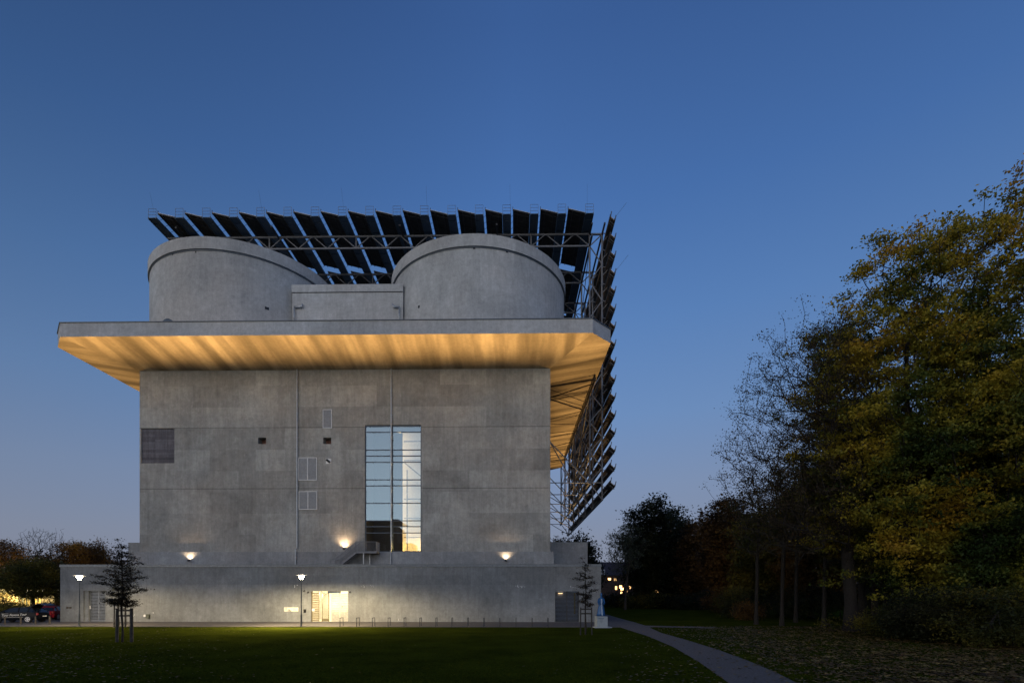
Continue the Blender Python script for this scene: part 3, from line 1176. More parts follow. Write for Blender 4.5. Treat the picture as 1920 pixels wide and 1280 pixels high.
mb.box(xs1 - .05, xs2 - .03, ys0 + .03, ys1 - .03, zl - .05, zl - .01)
mb.build('tread', M['steel_dark'], st)
mb = MB()
for y in (ys0, ys1):
    mb.tube([(xs0 - .55, y, zr + .95), (xs0, y, zr + 1.05), (xs1, y, zl + 1.0)], .028, 6)
    if y == ys0:
        mb.tube([(xs1, y, zl + 1.0), (xs2, y, zl + 1.0), (xs2, ys1, zl + 1.0)], .028, 6)
    mb.tube([(xs0 - .55, y, zr), (xs0 - .55, y, zr + .95)], .025, 6)
    for k in range(34):
        t_ = k / 33
        x = xs0 + (xs1 - xs0) * t_
        z = zr + .1 + (zl - zr - .1) * t_
        mb.bar((x, y, z), (x, y, z + .97), .018 if k % 8 else .05)
for x in np.arange(xs1, xs2 + .01, .11):
    mb.bar((x, ys0, zl), (x, ys0, zl + 1.0), .02)
mb.bar((xs1, ys0, zl), (xs1, ys0, zl + 1.05), .06)
mb.bar((xs2, ys0, zl - .1), (xs2, ys0, zl + 1.0), .06)
for y in np.arange(ys0, ys1, .11):
    mb.bar((xs2, y, zl - .1), (xs2, y, zl + 1.0), .02)
mb.build('railing', M['steel'], st)
for px in (681.5, 687.5):
    p = at(px, 1040, ys0)
    mb = MB()
    mb.bar((p.x, ys0 + (.02 if px < 685 else 1.2), zr), (p.x, ys0 + (.02 if px < 685 else 1.2), zl - .2), .09)
    mb.build('post', M['zinc'], st)

# --- floodlights on the plinth roof that light the underside of the gallery
FL = (1, .56, .19)


def flood(x, y, tgt, e, spot):
    t = thing('roof_floodlight', None, None)
    t.parent = bunker
    mb = MB()
    mb.box(x - .2, x + .2, y - .12, y + .12, PZ - .2, PZ - .06)
    mb.build('housing', M['black'], t)
    mb = MB()
    mb.quad((x - .17, y - .1, PZ - .055), (x + .17, y - .1, PZ - .055), (x + .17, y + .1, PZ - .055), (x - .17, y + .1, PZ - .055))
    mb.build('lens', emis('flood_lens', (1, .6, .25), 5), t)
    lamp('flood_lamp', 'SPOT', (x, y, PZ - .03), e, FL, t, .12, tgt, spot, 1.0)


SOE = 5600
for k in range(11):
    x = GX0 + 4.0 + (GX1 - GX0 - 8.0) * k / 10
    flood(x, PY0 + .75, (x + (-2.0 if k == 0 else 2.0 if k == 10 else 0), PY0 - 2.3, 27.9), SOE * 1.5, 36)
for k in range(6):
    y = 60 + 7.4 * k
    if y < Y2 + .1:
        y = 57.5
    z_ = z2 if y > Y2 else PZ
    l = None
    t = thing('roof_floodlight', None, None)
    t.parent = bunker
    for sx, xx in ((1, PX_1 - .45), (-1, PX_0 + .45)):
        if sx < 0 and k > 3:
            continue
        mb = MB()
        mb.box(xx - .2, xx + .2, y - .12, y + .12, z_ + (.04 if y > Y2 else -.2), z_ + (.16 if y > Y2 else -.06))
        mb.build('housing', M['black'], t)
        lamp('flood_lamp', 'SPOT', (xx, y, z_ + .2), SOE * .78, FL, t, .12, (xx + sx * 1.0, y, 27.9), 42, 1.0)

# ------------------------------------------------------------------ solar array
solar = thing('solar_array', 'dark solar panel rows on a steel frame over the bunker roof and right side', 'solar array')
XA, XB = 9.75, 11.32
FY = [66 + 7.8 * k for k in range(6)]
AN = [(HZ - v) / FPX * 66 + HC for v in (463, 530, 597, 666, 736, 792, 848, 905)]
BN = [(HZ - v) / FPX * 66 + HC for v in (441, 497, 565, 632, 700, 764, 820, 876, 937)]
ZTC, ZBC = BN[0], AN[0]
XL = -44.3
for k, y in enumerate(FY):
    mb = MB()
    T = .24
    mb.tube([(XA, y, ZTC), (XA, y, AN[-1])], T / 2, 8)
    mb.tube([(XB, y, ZTC), (XB, y, BN[-1])], T / 2, 8)
    for z in AN[1:] + BN[1:]:
        pass
    for i in range(len(AN)):
        mb.bar((XB, y, BN[i]), (XA, y, AN[i]), .11)
        mb.bar((XA, y, AN[i]), (XB, y, BN[i + 1]), .11)
    for z in BN:
        mb.tube([(XB, y, z - .08), (XB, y, z + .08)], .16, 8)
    # horizontal truss over the roof
    mb.bar((XL, y, ZTC), (XB, y, ZTC), .2)
    mb.bar((XL + 1.5, y, ZBC), (XA, y, ZBC), .18)
    x = XA
    i = 0
    P = 1.86
    while x - 2 * P > XL:
        mb.bar((x, y, ZBC), (x - P + .12, y, ZTC), .1)
        mb.bar((x - P - .12, y, ZTC), (x - 2 * P, y, ZBC), .1)
        if i % 3 == 1:
            mb.bar((x - 2 * P, y, ZBC), (x - 2 * P, y, ZTC), .14)
        x -= 2 * P
        i += 1
    # tie beam back to the wall and struts
    if y < 100:
        mb.bar((BX1, y, AN[-1]), (XB, y, AN[-1]), .10)
    else:
        mb.bar((BX1 - 2, y, AN[-1]), (XB, y, AN[-1]), .10)
    if k == 0:
        mb.bar((BX1, y, AN[-1] + 5.9), (XA, y, AN[-1]), .13)
    elif k == 1:
        mb.bar((BX1 + .4, y, AN[-1] + 9.0), (XA - .3, y, AN[-1]), .13)
    else:
        mb.bar((BX1, y, AN[-1] + 6), (XA, y, AN[-1]), .12)
        mb.bar((BX1, y, AN[-1] + 2.2), (XB, y, BN[-1]), .10)
    mb.build('steel_frame', M['steel'], solar)
# longitudinal members
mb = MB()
for (x, z, t) in ((XA, ZTC, .2), (XB, ZTC, .2), (XA, ZBC, .2), (XA, AN[-1], .16), (XB, BN[-1], .2), (-14, ZTC, .2), (-30, ZTC, .2), (-42, ZTC, .2), (-2, ZTC, .2)):
    mb.bar((x, 64 if z > 40 else 66, z), (x, 107, z), t)
for i in range(5):
    ya, yb = FY[i], FY[i + 1]
    for j, z in enumerate(BN[1:-1]):
        mb.bar((XB, ya, z), (XB, yb, z), .1)
    for j in range(0, len(AN) - 1):
        if (i + j) % 2 == 0:
            mb.bar((XA, ya, AN[j]), (XA, yb, AN[j + 1]), .08)
        else:
            mb.bar((XA, yb, AN[j]), (XA, ya, AN[j + 1]), .08)
        mb.bar((XA, ya, AN[j]), (XA, yb, AN[j]), .09)
mb.build('longitudinal_beam', M['steel_dark'], solar)
# rail and braces under the right side of the gallery
mb = MB()
ZR, ZRW = 27.25, 26.62
mb.bar((9.35, 59.2, ZR), (9.35, 95, ZR), .22, .3)
mb.build('edge_rail', M['black'], solar)
for (xa, ya, xb, yb, t) in ((BX1, 61.8, 9.35, 59.4, .16), (BX1, 62.2, 9.35, 66.4, .05), (BX1, 65.6, 9.35, 60.6, .10), (BX1, 65.2, 9.35, 69.2, .12), (BX1, 74, 9.35, 69.5, .05), (BX1, 75, 9.35, 75.2, .06), (BX1, 80, 9.35, 78, .06), (BX1, 89, 9.35, 84, .1), (BX1, 92, 9.35, 92, .12), (BX1, 97, 9.35, 94.5, .12)):
    mb = MB()
    mb.bar((xa, ya * .97, ZRW), (xb, yb, ZR), t)
    mb.build('brace', M['black'], solar)

# side rows
Y0P = 63.0
for i in range(16):
    yp = 406 + 33.15 * i
    a = at(1144.3, yp, Y0P)
    b_ = at(1152.6, yp + 7.4, Y0P)
    d = (b_ - a).normalized()
    nn = Vector((d.z, 0, -d.x))
    if nn.z > 0:
        nn = -nn
    mb = MB()
    L1 = 108.4
    vs = []
    for y in (Y0P, L1):
        for q in (a, b_, b_ + nn * .10, a + nn * .10):
            vs.append(Vector((q.x, y, q.z)))
    mb.add(vs, [(0, 1, 2, 3), (7, 6, 5, 4), (1, 0, 4, 5), (2, 1, 5, 6), (3, 2, 6, 7), (0, 3, 7, 4)])
    o = mb.build('facade_panel', M['panel_back'], solar)
    mb = MB()
    # bright glass edge, and the two edge profiles with their stubs
    mb.bar(Vector((a.x, Y0P - .03, a.z)) - nn * .02, Vector((b_.x, Y0P - .03, b_.z)) - nn * .02, .05, .05)
    mb.build('glass_edge', M['panel_edge'], o)
    mb = MB()
    for q in (a, b_):
        mb.bar((q.x, Y0P - .15, q.z + .02), (q.x, L1, q.z + .02), .10, .30)
        if q is b_ or i in (0, 15, 14, 13, 12, 11, 10):
            mb.bar((q.x + .03, Y0P - .08, q.z), (q.x + .14, Y0P - .10, q.z + .55), .10)
    for k, y in enumerate(np.arange(Y0P + .9, L1, 2.6)):
        mb.bar((a.x, y, a.z - .14), (b_.x, y, b_.z - .14), .07, .16)
    mb.bar((a.x, Y0P + .3, a.z - .33), (b_.x, Y0P + .3, b_.z - .33), .07, .09)
    mb.build('panel_rail', M['steel_dark'], o)
    mb = MB()
    for y in FY:
        mb.bar((XB, y, a.z + .1), (a.x, y, a.z), .08)
        mb.bar((XB, y, a.z - 1.1), ((a.x + b_.x) / 2, y, a.z - .25), .08)
    mb.build('bracket', M['steel'], o)

# roof rows
ZW = at(700, 403.5, Y0P).z
PITCH = (at(1105.5, 400, Y0P).x - at(285, 400, Y0P).x) / 16
SEG = [(63, 73.2), (74.6, 85), (86.2, 96.6), (97.8, 108)]
XF = at(285, 400, Y0P).x
prow = wrow = None
for i in range(17):
    xc = XF + PITCH * i
    # walkway
    if wrow is None:
        t = thing('walkway', None, None)
        t.parent = solar
        mb = MB()
        for (ya, yb) in ((63, 108),):
            mb.box(-.44, .44, ya, yb, -.06, 0)
            mb.box(-.52, -.44, ya, yb, -.16, .08)
            mb.box(.44, .52, ya, yb, -.16, .08)
        for y in np.arange(64, 108, 2.0):
            mb.box(-.44, .44, y, y + .08, -.14, -.061)
        mb.build('deck', M['walk'], t)
        mb = MB()
        for x in (-.48, .48):
            mb.bar((x, 63.05, 0), (x, 63.05, 1.12), .03)
        for z in (.38, .75, 1.12):
            mb.bar((-.48, 63.05, z), (.48, 63.05, z), .026)
        mb.build('railing', M['steel'], t)
        wrow = t
    else:
        t = copy_tree(wrow, solar)
    t.location = (xc, 0, ZW)
    if i == 16:
        continue
    if prow is None:
        t = thing('roof_panel', None, None)
        t.parent = solar
        xl, xr = .80, PITCH - .54
        zl_, zr_ = .52, .02
        mb = MB()
        for (ya, yb) in SEG:
            mb.add([(xl, ya, zl_), (xr, ya, zr_), (xr, yb, zr_), (xl, yb, zl_), (xl, ya, zl_ - .1), (xr, ya, zr_ - .1), (xr, yb, zr_ - .1), (xl, yb, zl_ - .1)],
                   [(0, 1, 2, 3), (7, 6, 5, 4), (0, 4, 5, 1), (1, 5, 6, 2), (2, 6, 7, 3), (3, 7, 4, 0)])
        mb.build('module', M['panel_back'], t)
        mb = MB()
        for (ya, yb) in SEG:
            for y in np.arange(ya + .5, yb, 1.05):
                mb.bar((xl + .02, y, zl_ - .13), (xr, y, zr_ - .13), .05, .06)
            for f in (.25, .75):
                mb.bar((xl + (xr - xl) * f, ya, zl_ + (zr_ - zl_) * f - .19), (xl + (xr - xl) * f, yb, zl_ + (zr_ - zl_) * f - .19), .06, .06)
            mb.bar((xl, ya, zl_ - .08), (xl, yb, zl_ - .08), .09, .16)
            # ties from the walkway edge up to the high edge of the panels
            for y in np.arange(ya + .5, yb, 1.05):
                mb.bar((.52, y, -.05), (xl - .02, y + .35, zl_ - .1), .03)
        mb.build('support', M['steel_dark'], t)
        mb = MB()
        mb.bar((xl - .02, 62.97, zl_ + .02), (xr, 62.97, zr_ + .02), .05, .05)
        mb.build('glass_edge', M['panel_edge'], t)
        mb = MB()
        mb.bar((xl - .04, 63.0, zl_ - .2), (xl - .06, 63.0, zl_ + .28), .07)
        mb.build('end_stub', M['steel_dark'], t)
        prow = t
    else:
        t = copy_tree(prow, solar)
    t.location = (xc, 0, ZW)
# lightning rods
for (px0_, py0_, px1_, py1_) in ((289, 385, 281, 360), (492, 383, 485, 357), (645, 380, 640, 352), (801, 378, 799, 348), (957, 378, 956, 346), (1101, 377, 1101, 345)):
    mb = MB()
    mb.tube([at(px0_, 400, 63.1), at(px1_, py1_, 63.1)], .008, 5)
    mb.build('lightning_rod', M['steel_dark'], solar)
for (a, b_) in (((1156, 404), (1175, 380)), ((1155, 507), (1178, 478))):
    mb = MB()
    mb.tube([at(*a, 63), at(*b_, 63)], .014, 5)
    mb.build('lightning_rod', M['steel_dark'], solar)

#TREES#
# ------------------------------------------------------------------ vegetation tools
def np_mesh(name, V, F, mat, parent=None, loc=None):
    V = np.asarray(V, dtype=np.float32)
    F = np.asarray(F, dtype=np.int32)
    me = bpy.data.meshes.new(name)
    me.vertices.add(len(V))
    me.vertices.foreach_set('co', V.ravel())
    k = F.shape[1]
    me.loops.add(F.size)
    me.loops.foreach_set('vertex_index', F.ravel())
    me.polygons.add(len(F))
    me.polygons.foreach_set('loop_start', np.arange(0, F.size, k, dtype=np.int32))
    me.polygons.foreach_set('loop_total', np.full(len(F), k, dtype=np.int32))
    me.materials.append(mat)
    me.update(calc_edges=True)
    o = bpy.data.objects.new(name, me)
    COL.objects.link(o)
    if parent is not None:
        o.parent = parent
    if loc is not None:
        o.location = loc
    return o


def grow(rng, clusters, trunk, r0, step=.7, up=.9, expo=.6, rtip=.012, wig=.02, alpha=.32):
    """skeleton: every leaf cluster joins the node that gives a short and direct path; radii follow the number of tips carried"""
    par = [-1] + list(range(len(trunk) - 1))
    T0 = np.array(trunk, float)
    C = clusters[np.argsort(np.linalg.norm(clusters - T0[len(T0) // 2], axis=1))]
    arr = np.zeros((len(T0) + len(C) * 14, 3))
    pl_ = np.zeros(len(arr))
    arr[:len(T0)] = T0
    pl_[:len(T0)] = T0[:, 2] * .5
    n = len(T0)
    tips = []
    for c in C:
        A = arr[:n]
        d = np.linalg.norm(A - c, axis=1)
        cost = d + alpha * pl_[:n] + up * np.maximum(0, A[:, 2] - c[2] + .35 * d) + 2.5 * np.maximum(0, 2.2 - A[:, 2])
        j = int(np.argmin(cost))
        L = d[j]
        m = min(12, max(1, int(L / step)))
        a = A[j].copy()
        prev = j
        sag = np.array([0, 0, -.08 * L]) + rng.normal(0, wig * L, 3)
        for q in range(1, m + 1):
            t = q / m
            p = a + (c - a) * t + sag * math.sin(math.pi * t) + (rng.normal(0, .018, 3) if q < m else 0)
            arr[n] = p
            pl_[n] = pl_[prev] + np.linalg.norm(p - arr[prev])
            par.append(prev)
            prev = n
            n += 1
        tips.append(prev)
    cnt = np.zeros(n)
    for t in tips:
        cnt[t] += 1
    for i in range(n - 1, 0, -1):
        cnt[par[i]] += cnt[i]
    rad = rtip + (r0 - rtip) * (np.maximum(cnt, .6) / max(cnt[0], 1)) ** expo
    return arr[:n], np.array(par), rad


def skel_mesh(P, par, rad, sides=5, flare=1.5):
    idx = np.arange(1, len(P))
    a, b = P[par[idx]], P[idx]
    ra, rb = np.minimum(rad[par[idx]], rad[idx] * 1.5), rad[idx]
    d = b - a
    L = np.linalg.norm(d, axis=1, keepdims=True)
    d = d / np.maximum(L, 1e-6)
    ref = np.where(np.abs(d[:, 2:3]) < .9, np.array([[0, 0, 1.]]), np.array([[1., 0, 0]]))
    r = np.cross(d, ref)
    r /= np.linalg.norm(r, axis=1, keepdims=True)
    q = np.cross(d, r)
    th = np.arange(sides) * 2 * math.pi / sides
    cs, sn = np.cos(th), np.sin(th)
    ring = r[:, None, :] * cs[None, :, None] + q[:, None, :] * sn[None, :, None]
    ra = ra * np.where(a[:, 2] < .5, flare, 1)
    V = np.concatenate([a[:, None, :] + ring * ra[:, None, None], b[:, None, :] + d[:, None, :] * (rb * .3)[:, None, None] + ring * rb[:, None, None]], axis=1).reshape(-1, 3)
    base = (np.arange(len(idx)) * 2 * sides)[:, None]
    k = np.arange(sides)[None, :]
    k2 = (np.arange(sides)[None, :] + 1) % sides
    F = np.stack([base + k, base + k2, base + k2 + sides, base + k + sides], axis=2).reshape(-1, 4)
    return V, F


def leaves(rng, C, per, sig, size, flat=.6, droop=.25, aspect=.6):
    n = len(C) * per
    c = np.repeat(C, per, axis=0)
    s = np.array(sig)
    p = c + rng.normal(0, 1, (n, 3)) * s
    nrm = rng.normal(0, 1, (n, 3)) * (1 - flat) + np.array([0, 0, 1.]) * flat
    nrm /= np.linalg.norm(nrm, axis=1, keepdims=True)
    t = rng.normal(0, 1, (n, 3))
    t[:, 2] -= droop
    t -= nrm * np.sum(t * nrm, axis=1, keepdims=True)
    t /= np.linalg.norm(t, axis=1, keepdims=True)
    b = np.cross(nrm, t)
    L = size * rng.uniform(.6, 1.35, (n, 1))
    V = np.stack([p - t * L * .5, p + b * L * aspect * .5 + t * L * .05, p + t * L * .5, p - b * L * aspect * .5 + t * L * .05], axis=1).reshape(-1, 3)
    F = np.arange(n * 4).reshape(-1, 4)
    return V, F


def sample_crown(rng, ells, n, surf=.55, zmin=1.5, bough=0):
    vol = np.array([e[3] * e[4] * e[5] for e in ells])
    pick = rng.choice(len(ells), n, p=vol / vol.sum())
    u = rng.normal(0, 1, (n, 3))
    u /= np.linalg.norm(u, axis=1, keepdims=True)
    rr = rng.uniform(0, 1, (n, 1)) ** (1 / 3 * (1 - surf) + .08)
    # lumpy outline
    ph = rng.uniform(0, 6.28, 6)
    lump = 1 + .13 * np.sin(4 * u[:, :1] + ph[0]) * np.sin(5 * u[:, 2:] + ph[1]) + .10 * np.sin(9 * u[:, 1:2] + ph[2] + 6 * u[:, 2:])
    e = np.array(ells)[pick]
    p = e[:, :3] + u * rr * lump * e[:, 3:6]
    if bough:
        k = max(8, n // bough)
        ctr = p[:k]
        p = ctr[rng.integers(0, k, n)] + rng.normal(0, 1, (n, 3)) * np.array([1.05, 1.05, .5])
    p[:, 2] = np.maximum(p[:, 2], zmin + rng.uniform(0, .6, n))
    return p


def tree(name, label, cat, loc, ells, nc, per, sig, size, mat, bark, r0, trunk_h, lean=(0, 0), seed=1, surf=.55, group=None, sides=5, flat=.55, zmin=1.5, nt=8, bough=0, aspect=.6, expo=.6, rtip=.012):
    rng = np.random.default_rng(seed)
    t = thing(name, label, cat, loc, 0, group)
    tr = []
    for i in range(nt + 1):
        f = i / nt
        tr.append((lean[0] * f ** 1.4 + rng.normal(0, .03) * trunk_h * .12 * f, lean[1] * f ** 1.4 + rng.normal(0, .03) * trunk_h * .12 * f, trunk_h * f))
    C = sample_crown(rng, ells, nc, surf, zmin, bough)
    P, par, rad = grow(rng, C, tr, r0, expo=expo, rtip=rtip)
    V, F = skel_mesh(P, par, rad, sides)
    np_mesh('trunk', V, F, bark, t)
    if per:
        V, F = leaves(rng, C, per, sig, size, flat, aspect=aspect)
        np_mesh('crown', V, F, mat, t)
    return t


OLIVE = (.020, .028, .008)
LM = {
    'maple': leaf_mat('maple_leaves', [(.030, .056, .015), (.080, .105, .018), (.24, .21, .024), (.40, .30, .028), (.40, .24, .028)], .22, .32, zk=.005),
    'maple_green': leaf_mat('green_maple_leaves', [(.018, .038, .014), (.045, .072, .018), (.13, .14, .022), (.30, .22, .024)], .25, .32, zk=.005),
    'sparse': leaf_mat('sparse_leaves', [(.020, .018, .012), (.050, .036, .018), (.075, .055, .025)], .5),
    'brown': leaf_mat('brown_leaves', [(.030, .020, .010), (.085, .048, .015), (.15, .078, .018)], .25),
    'russet': leaf_mat('lamplit_brown_leaves', [(.06, .035, .012), (.17, .085, .02), (.30, .16, .03)], .3),  # brown leaves brightened: sodium light from below put into the colour
    'dark': leaf_mat('dark_leaves', [(.008, .012, .006), (.018, .024, .009), (.035, .034, .012)], .25),
    'pale': leaf_mat('pale_leaves', [(.035, .042, .022), (.080, .088, .050), (.11, .115, .07)], .5),
    'olive': leaf_mat('olive_leaves', [(.022, .030, .009), (.065, .065, .012), (.16, .12, .015)], .35),
    'yellow': leaf_mat('yellow_leaves', [(.06, .06, .010), (.14, .12, .02), (.22, .17, .02)], .6),
    'copper': leaf_mat('copper_leaves', [(.018, .016, .012), (.035, .028, .018), (.060, .040, .022)], 1.2),
}


def gd(px, d):
    """ground point at view depth d under a photo column"""
    r = d * (px - PX0) / FPX
    return Vector((r * cT - d * sT, r * sT + d * cT, 0))


def zof(py, d):
    return HC + (HZ - py) / FPX * d


# --- the tall maples at the right edge
def big(label, px, d, top, rx, seed, mat, nc=1250, per=95, low=2.2, lean=(0, 0), trunk_r=.42, name='maple_tree', ell2=None):
    H = zof(top, d)
    cz = (H + low) / 2
    rz = (H - low) / 2
    ells = [(lean[0], lean[1], cz, rx, rx * .95, rz), (lean[0] * .6 + .8, lean[1] - .3, cz - rz * .35, rx * 1.12, rx * 1.05, rz * .62)]
    if ell2:
        ells += ell2
    return tree(name, label, 'tree', gd(px, d), ells, nc, per, (.36, .36, .15), .20, mat, M['bark_dark'], trunk_r, H * .72, lean, seed, .60, zmin=low - .8, group='tall autumn trees', bough=6, flat=.5)


big('tall maple with yellow-green autumn leaves, next to the bare-branched tree', 1700, 37, 418, 5.6, 11, LM['maple'])
big('tallest maple in view with rusty yellow top, cut by the right edge', 1858, 34, 372, 5.6, 12, LM['maple'])
big('maple leaning in from the right edge, only its left flank in view', 2010, 32, 335, 5.8, 13, LM['maple_green'])
big('dark green maple behind the yellow one, in the middle of the wood', 1790, 46, 520, 6.2, 14, LM['maple_green'], 420, 80)
big('low olive maple spreading in front of the sparse tree trunk', 1640, 40, 800, 4.8, 15, LM['olive'], 300, 80, 3.2, trunk_r=.25)
big('dark leafy tree wedged between the half-bare tree and the yellow maple', 1618, 43, 590, 4.2, 17, LM['maple_green'], 700, 85, 6.0, (-.8, 0), trunk_r=.3)
# --- the nearly leafless tree leaning left
rng0 = np.random.default_rng(4)
tree('sparse_tree', 'half-bare tree with fine dark branches leaning left against the sky', 'tree', gd(1597, 38.2),
     [(-3.6, 0, 14.4, 5.5, 4.8, 8.8), (-5.0, -.5, 9.8, 5.0, 4.5, 5.0), (-.8, 0, 17.5, 3.6, 4, 6.2)], 2400, 15, (.26, .26, .18), .12, LM['sparse'], M['bark_dark'], .42, 15.5, (-1.2, 0), 4, .15, flat=.2, zmin=4.5, expo=.62, rtip=.008)

# --- middle distance trees, each one its own
MID = [
    # label, px, depth, top y, radius px, material, clusters, per, seed
    ('broad dark oak standing clear beside the lit house', 1217, 104, 938, 46, 'dark', 300, 70, 21),
    ('narrow dark tree just right of the broad oak', 1270, 110, 955, 26, 'dark', 170, 70, 22),
    ('low russet-brown tree between the oaks and the wood', 1312, 98, 962, 34, 'brown', 200, 60, 23),
    ('orange-brown tree at the left corner of the wood', 1365, 78, 928, 44, 'brown', 300, 60, 24),
    ('olive tree behind the slim trunks at the edge of the wood', 1430, 66, 950, 46, 'olive', 280, 60, 25),
    ('dark brown tree deep in the wood behind the leaning tree', 1520, 60, 900, 60, 'brown', 320, 60, 26),
    ('tall dark tree deep in the wood behind the maples', 1640, 58, 760, 66, 'dark', 380, 60, 27),
    ('dark tree filling the wood behind the tallest maple', 1930, 52, 640, 80, 'dark', 380, 60, 28),
    ('small dark tree behind the bunker, next to the steel tip', 1043, 118, 997, 14, 'brown', 70, 60, 29),
    ('dark leafy tree behind the right end of the bunker', 1092, 112, 1001, 22, 'dark', 120, 60, 30),
]
for (lab, px, d, top, rpx, mt, nc, per, sd) in MID:
    H = zof(top, d)
    rx = rpx / FPX * d
    k = d / 60
    tree('broadleaf_tree', lab, 'tree', gd(px, d), [(0, 0, H * .58, rx, rx, H * .42), (rx * .2, 0, H * .4, rx * 1.1, rx, H * .3)], int(nc * 1.25), int(per * 1.5),
         (.60 * k, .60 * k, .36 * k), .24 * k + .08, LM[mt], M['bark_dark'], .3, H * .6, (0, 0), sd, .5, zmin=1.2, group='trees of the wood on the right', sides=4)
tree('pale_tree', 'pale silvery spiky-branched tree to the left of the broad dark oak', 'tree', gd(1172, 92),
     [(0, 0, zof(1030, 92), 3.6, 3.2, 4.4)], 260, 16, (.35, .35, .25), .26, LM['pale'], M['bark'], .2, 9.5, (.8, 0), 33, .1, flat=.1, zmin=4)
# slim trunks at the edge of the wood
for (lab, px, d, top, sd) in (('slim dark trunk with few leaves, leftmost of the wood edge', 1418, 47, 900, 41), ('slim trunk with a fork, right of the leftmost slim trunk', 1466, 45, 870, 42),
                              ('slim trunk midway along the edge of the wood', 1492, 50, 860, 43), ('slim trunk nearest to the thick leaning trunk', 1545, 43, 850, 44),
                              ('slim trunk in the shade right of the thick trunk', 1660, 42, 850, 45), ('slim trunk half hidden by the dark bush', 1752, 40, 800, 46)):
    H = zof(top, d)
    tree('slim_tree', lab, 'tree', gd(px, d), [(0, 0, H * .75, 2.2, 2.2, H * .28)], 60, 60, (.4, .4, .22), .18, LM['olive'], M['bark_dark'], .16, H * .8, (.3, 0), sd, .3, group='slim trunks along the wood edge', sides=5, zmin=3)


def bush(label, px, d, rx, h, mt, sd, nc=90, per=110, size=.13, name='bush', group='bushes'):
    k = max(1, d / 45)
    return tree(name, label, 'bush', gd(px, d), [(0, 0, h * .45, rx, rx * .8, h * .55)], nc, per, (.34 * k, .34 * k, .20 * k), size * k, LM[mt], M['bark_dark'], .05, h * .35, (0, 0), sd, .4, group=group, sides=3, zmin=.15, nt=3)


bush('large dark bush at the right edge of the picture, nearest to the camera', 1900, 27, 3.6, 3.1, 'olive', 51, 200)
bush('dark green bush left of the nearest one, under the maples', 1775, 30, 3.4, 3.0, 'dark', 52, 200)
bush('low olive bush at the left end of the bush row', 1690, 33, 2.2, 1.9, 'olive', 53, 110)
bush('small yellow-leaved bush at the foot of the thick trunk', 1622, 36.5, .7, 1.1, 'yellow', 54, 10, 30, .14)
bush('small pale sapling bush left of the thick trunk', 1556, 38, .7, .9, 'olive', 55, 10, 30, .13)
bush('tall bush with yellow tips at the corner of the wood', 1378, 60, 1.9, 3.6, 'olive', 56, 90, 70)
bush('orange-tinted low bush beside the corner of the wood', 1402, 55, 1.3, 1.9, 'brown', 57, 50, 70)
for i, (px, d, rx, h, mt, lab) in enumerate((
        (1160, 112, 5, 2.8, 'dark', 'dark hedge bush under the lit house windows'), (1210, 100, 5, 2.6, 'olive', 'olive bush under the broad oak'),
        (1262, 98, 5, 2.6, 'dark', 'dark bush right of the olive one under the oaks'), (1318, 92, 5, 3.0, 'dark', 'dark bush beneath the low russet tree'),
        (1440, 62, 4, 3.4, 'dark', 'dark undergrowth bush behind the leftmost slim trunk'), (1505, 57, 4, 3.4, 'dark', 'dark undergrowth bush behind the middle slim trunks'),
        (1575, 54, 4, 3.8, 'dark', 'dark undergrowth bush left of the thick trunk'), (1650, 50, 4, 3.8, 'dark', 'dark undergrowth bush right of the thick trunk'),
        (1740, 47, 4, 4.2, 'dark', 'dark undergrowth bush deep under the yellow maple'), (1830, 44, 4, 4.2, 'dark', 'dark undergrowth bush deep under the tallest maple'),
        (1370, 76, 5, 3.4, 'brown', 'brown undergrowth bush behind the corner of the wood'), (1910, 42, 4, 4.5, 'dark', 'dark undergrowth bush at the right edge'))):
    bush(lab, px, d, rx, h, mt, 60 + i, 80, 60, .16, group='undergrowth along the wood')

# far-off wood that reads as one dark mass
rng = np.random.default_rng(70)
C = []
for k in range(3400):
    px = rng.uniform(1250, 2150)
    d = rng.uniform(125, 170)
    p = gd(px, d)
    top = 1050 - 165 * min(1, max(0, (px - 1270) / 300)) + 14 * math.sin(px * .045) + 9 * math.sin(px * .11)
    C.append((p.x, p.y, rng.uniform(.3, zof(top, d))))
V, F = leaves(rng, np.array(C), 40, (1.4, 1.4, .8), .85, .3)
o = np_mesh('far_wood', V, F, LM['dark'])
tag(o, kind='stuff')
C = []
for k in range(700):
    px = rng.uniform(-150, 240)
    d = rng.uniform(125, 150)
    p = gd(px, d)
    top = 1052 + 8 * math.sin(px * .06) + 6 * math.sin(px * .13)
    C.append((p.x, p.y, rng.uniform(.3, zof(top, d))))
V, F = leaves(rng, np.array(C), 40, (1.4, 1.4, .8), .7, .3)
o = np_mesh('far_wood', V, F, LM['brown'])
tag(o, kind='stuff')

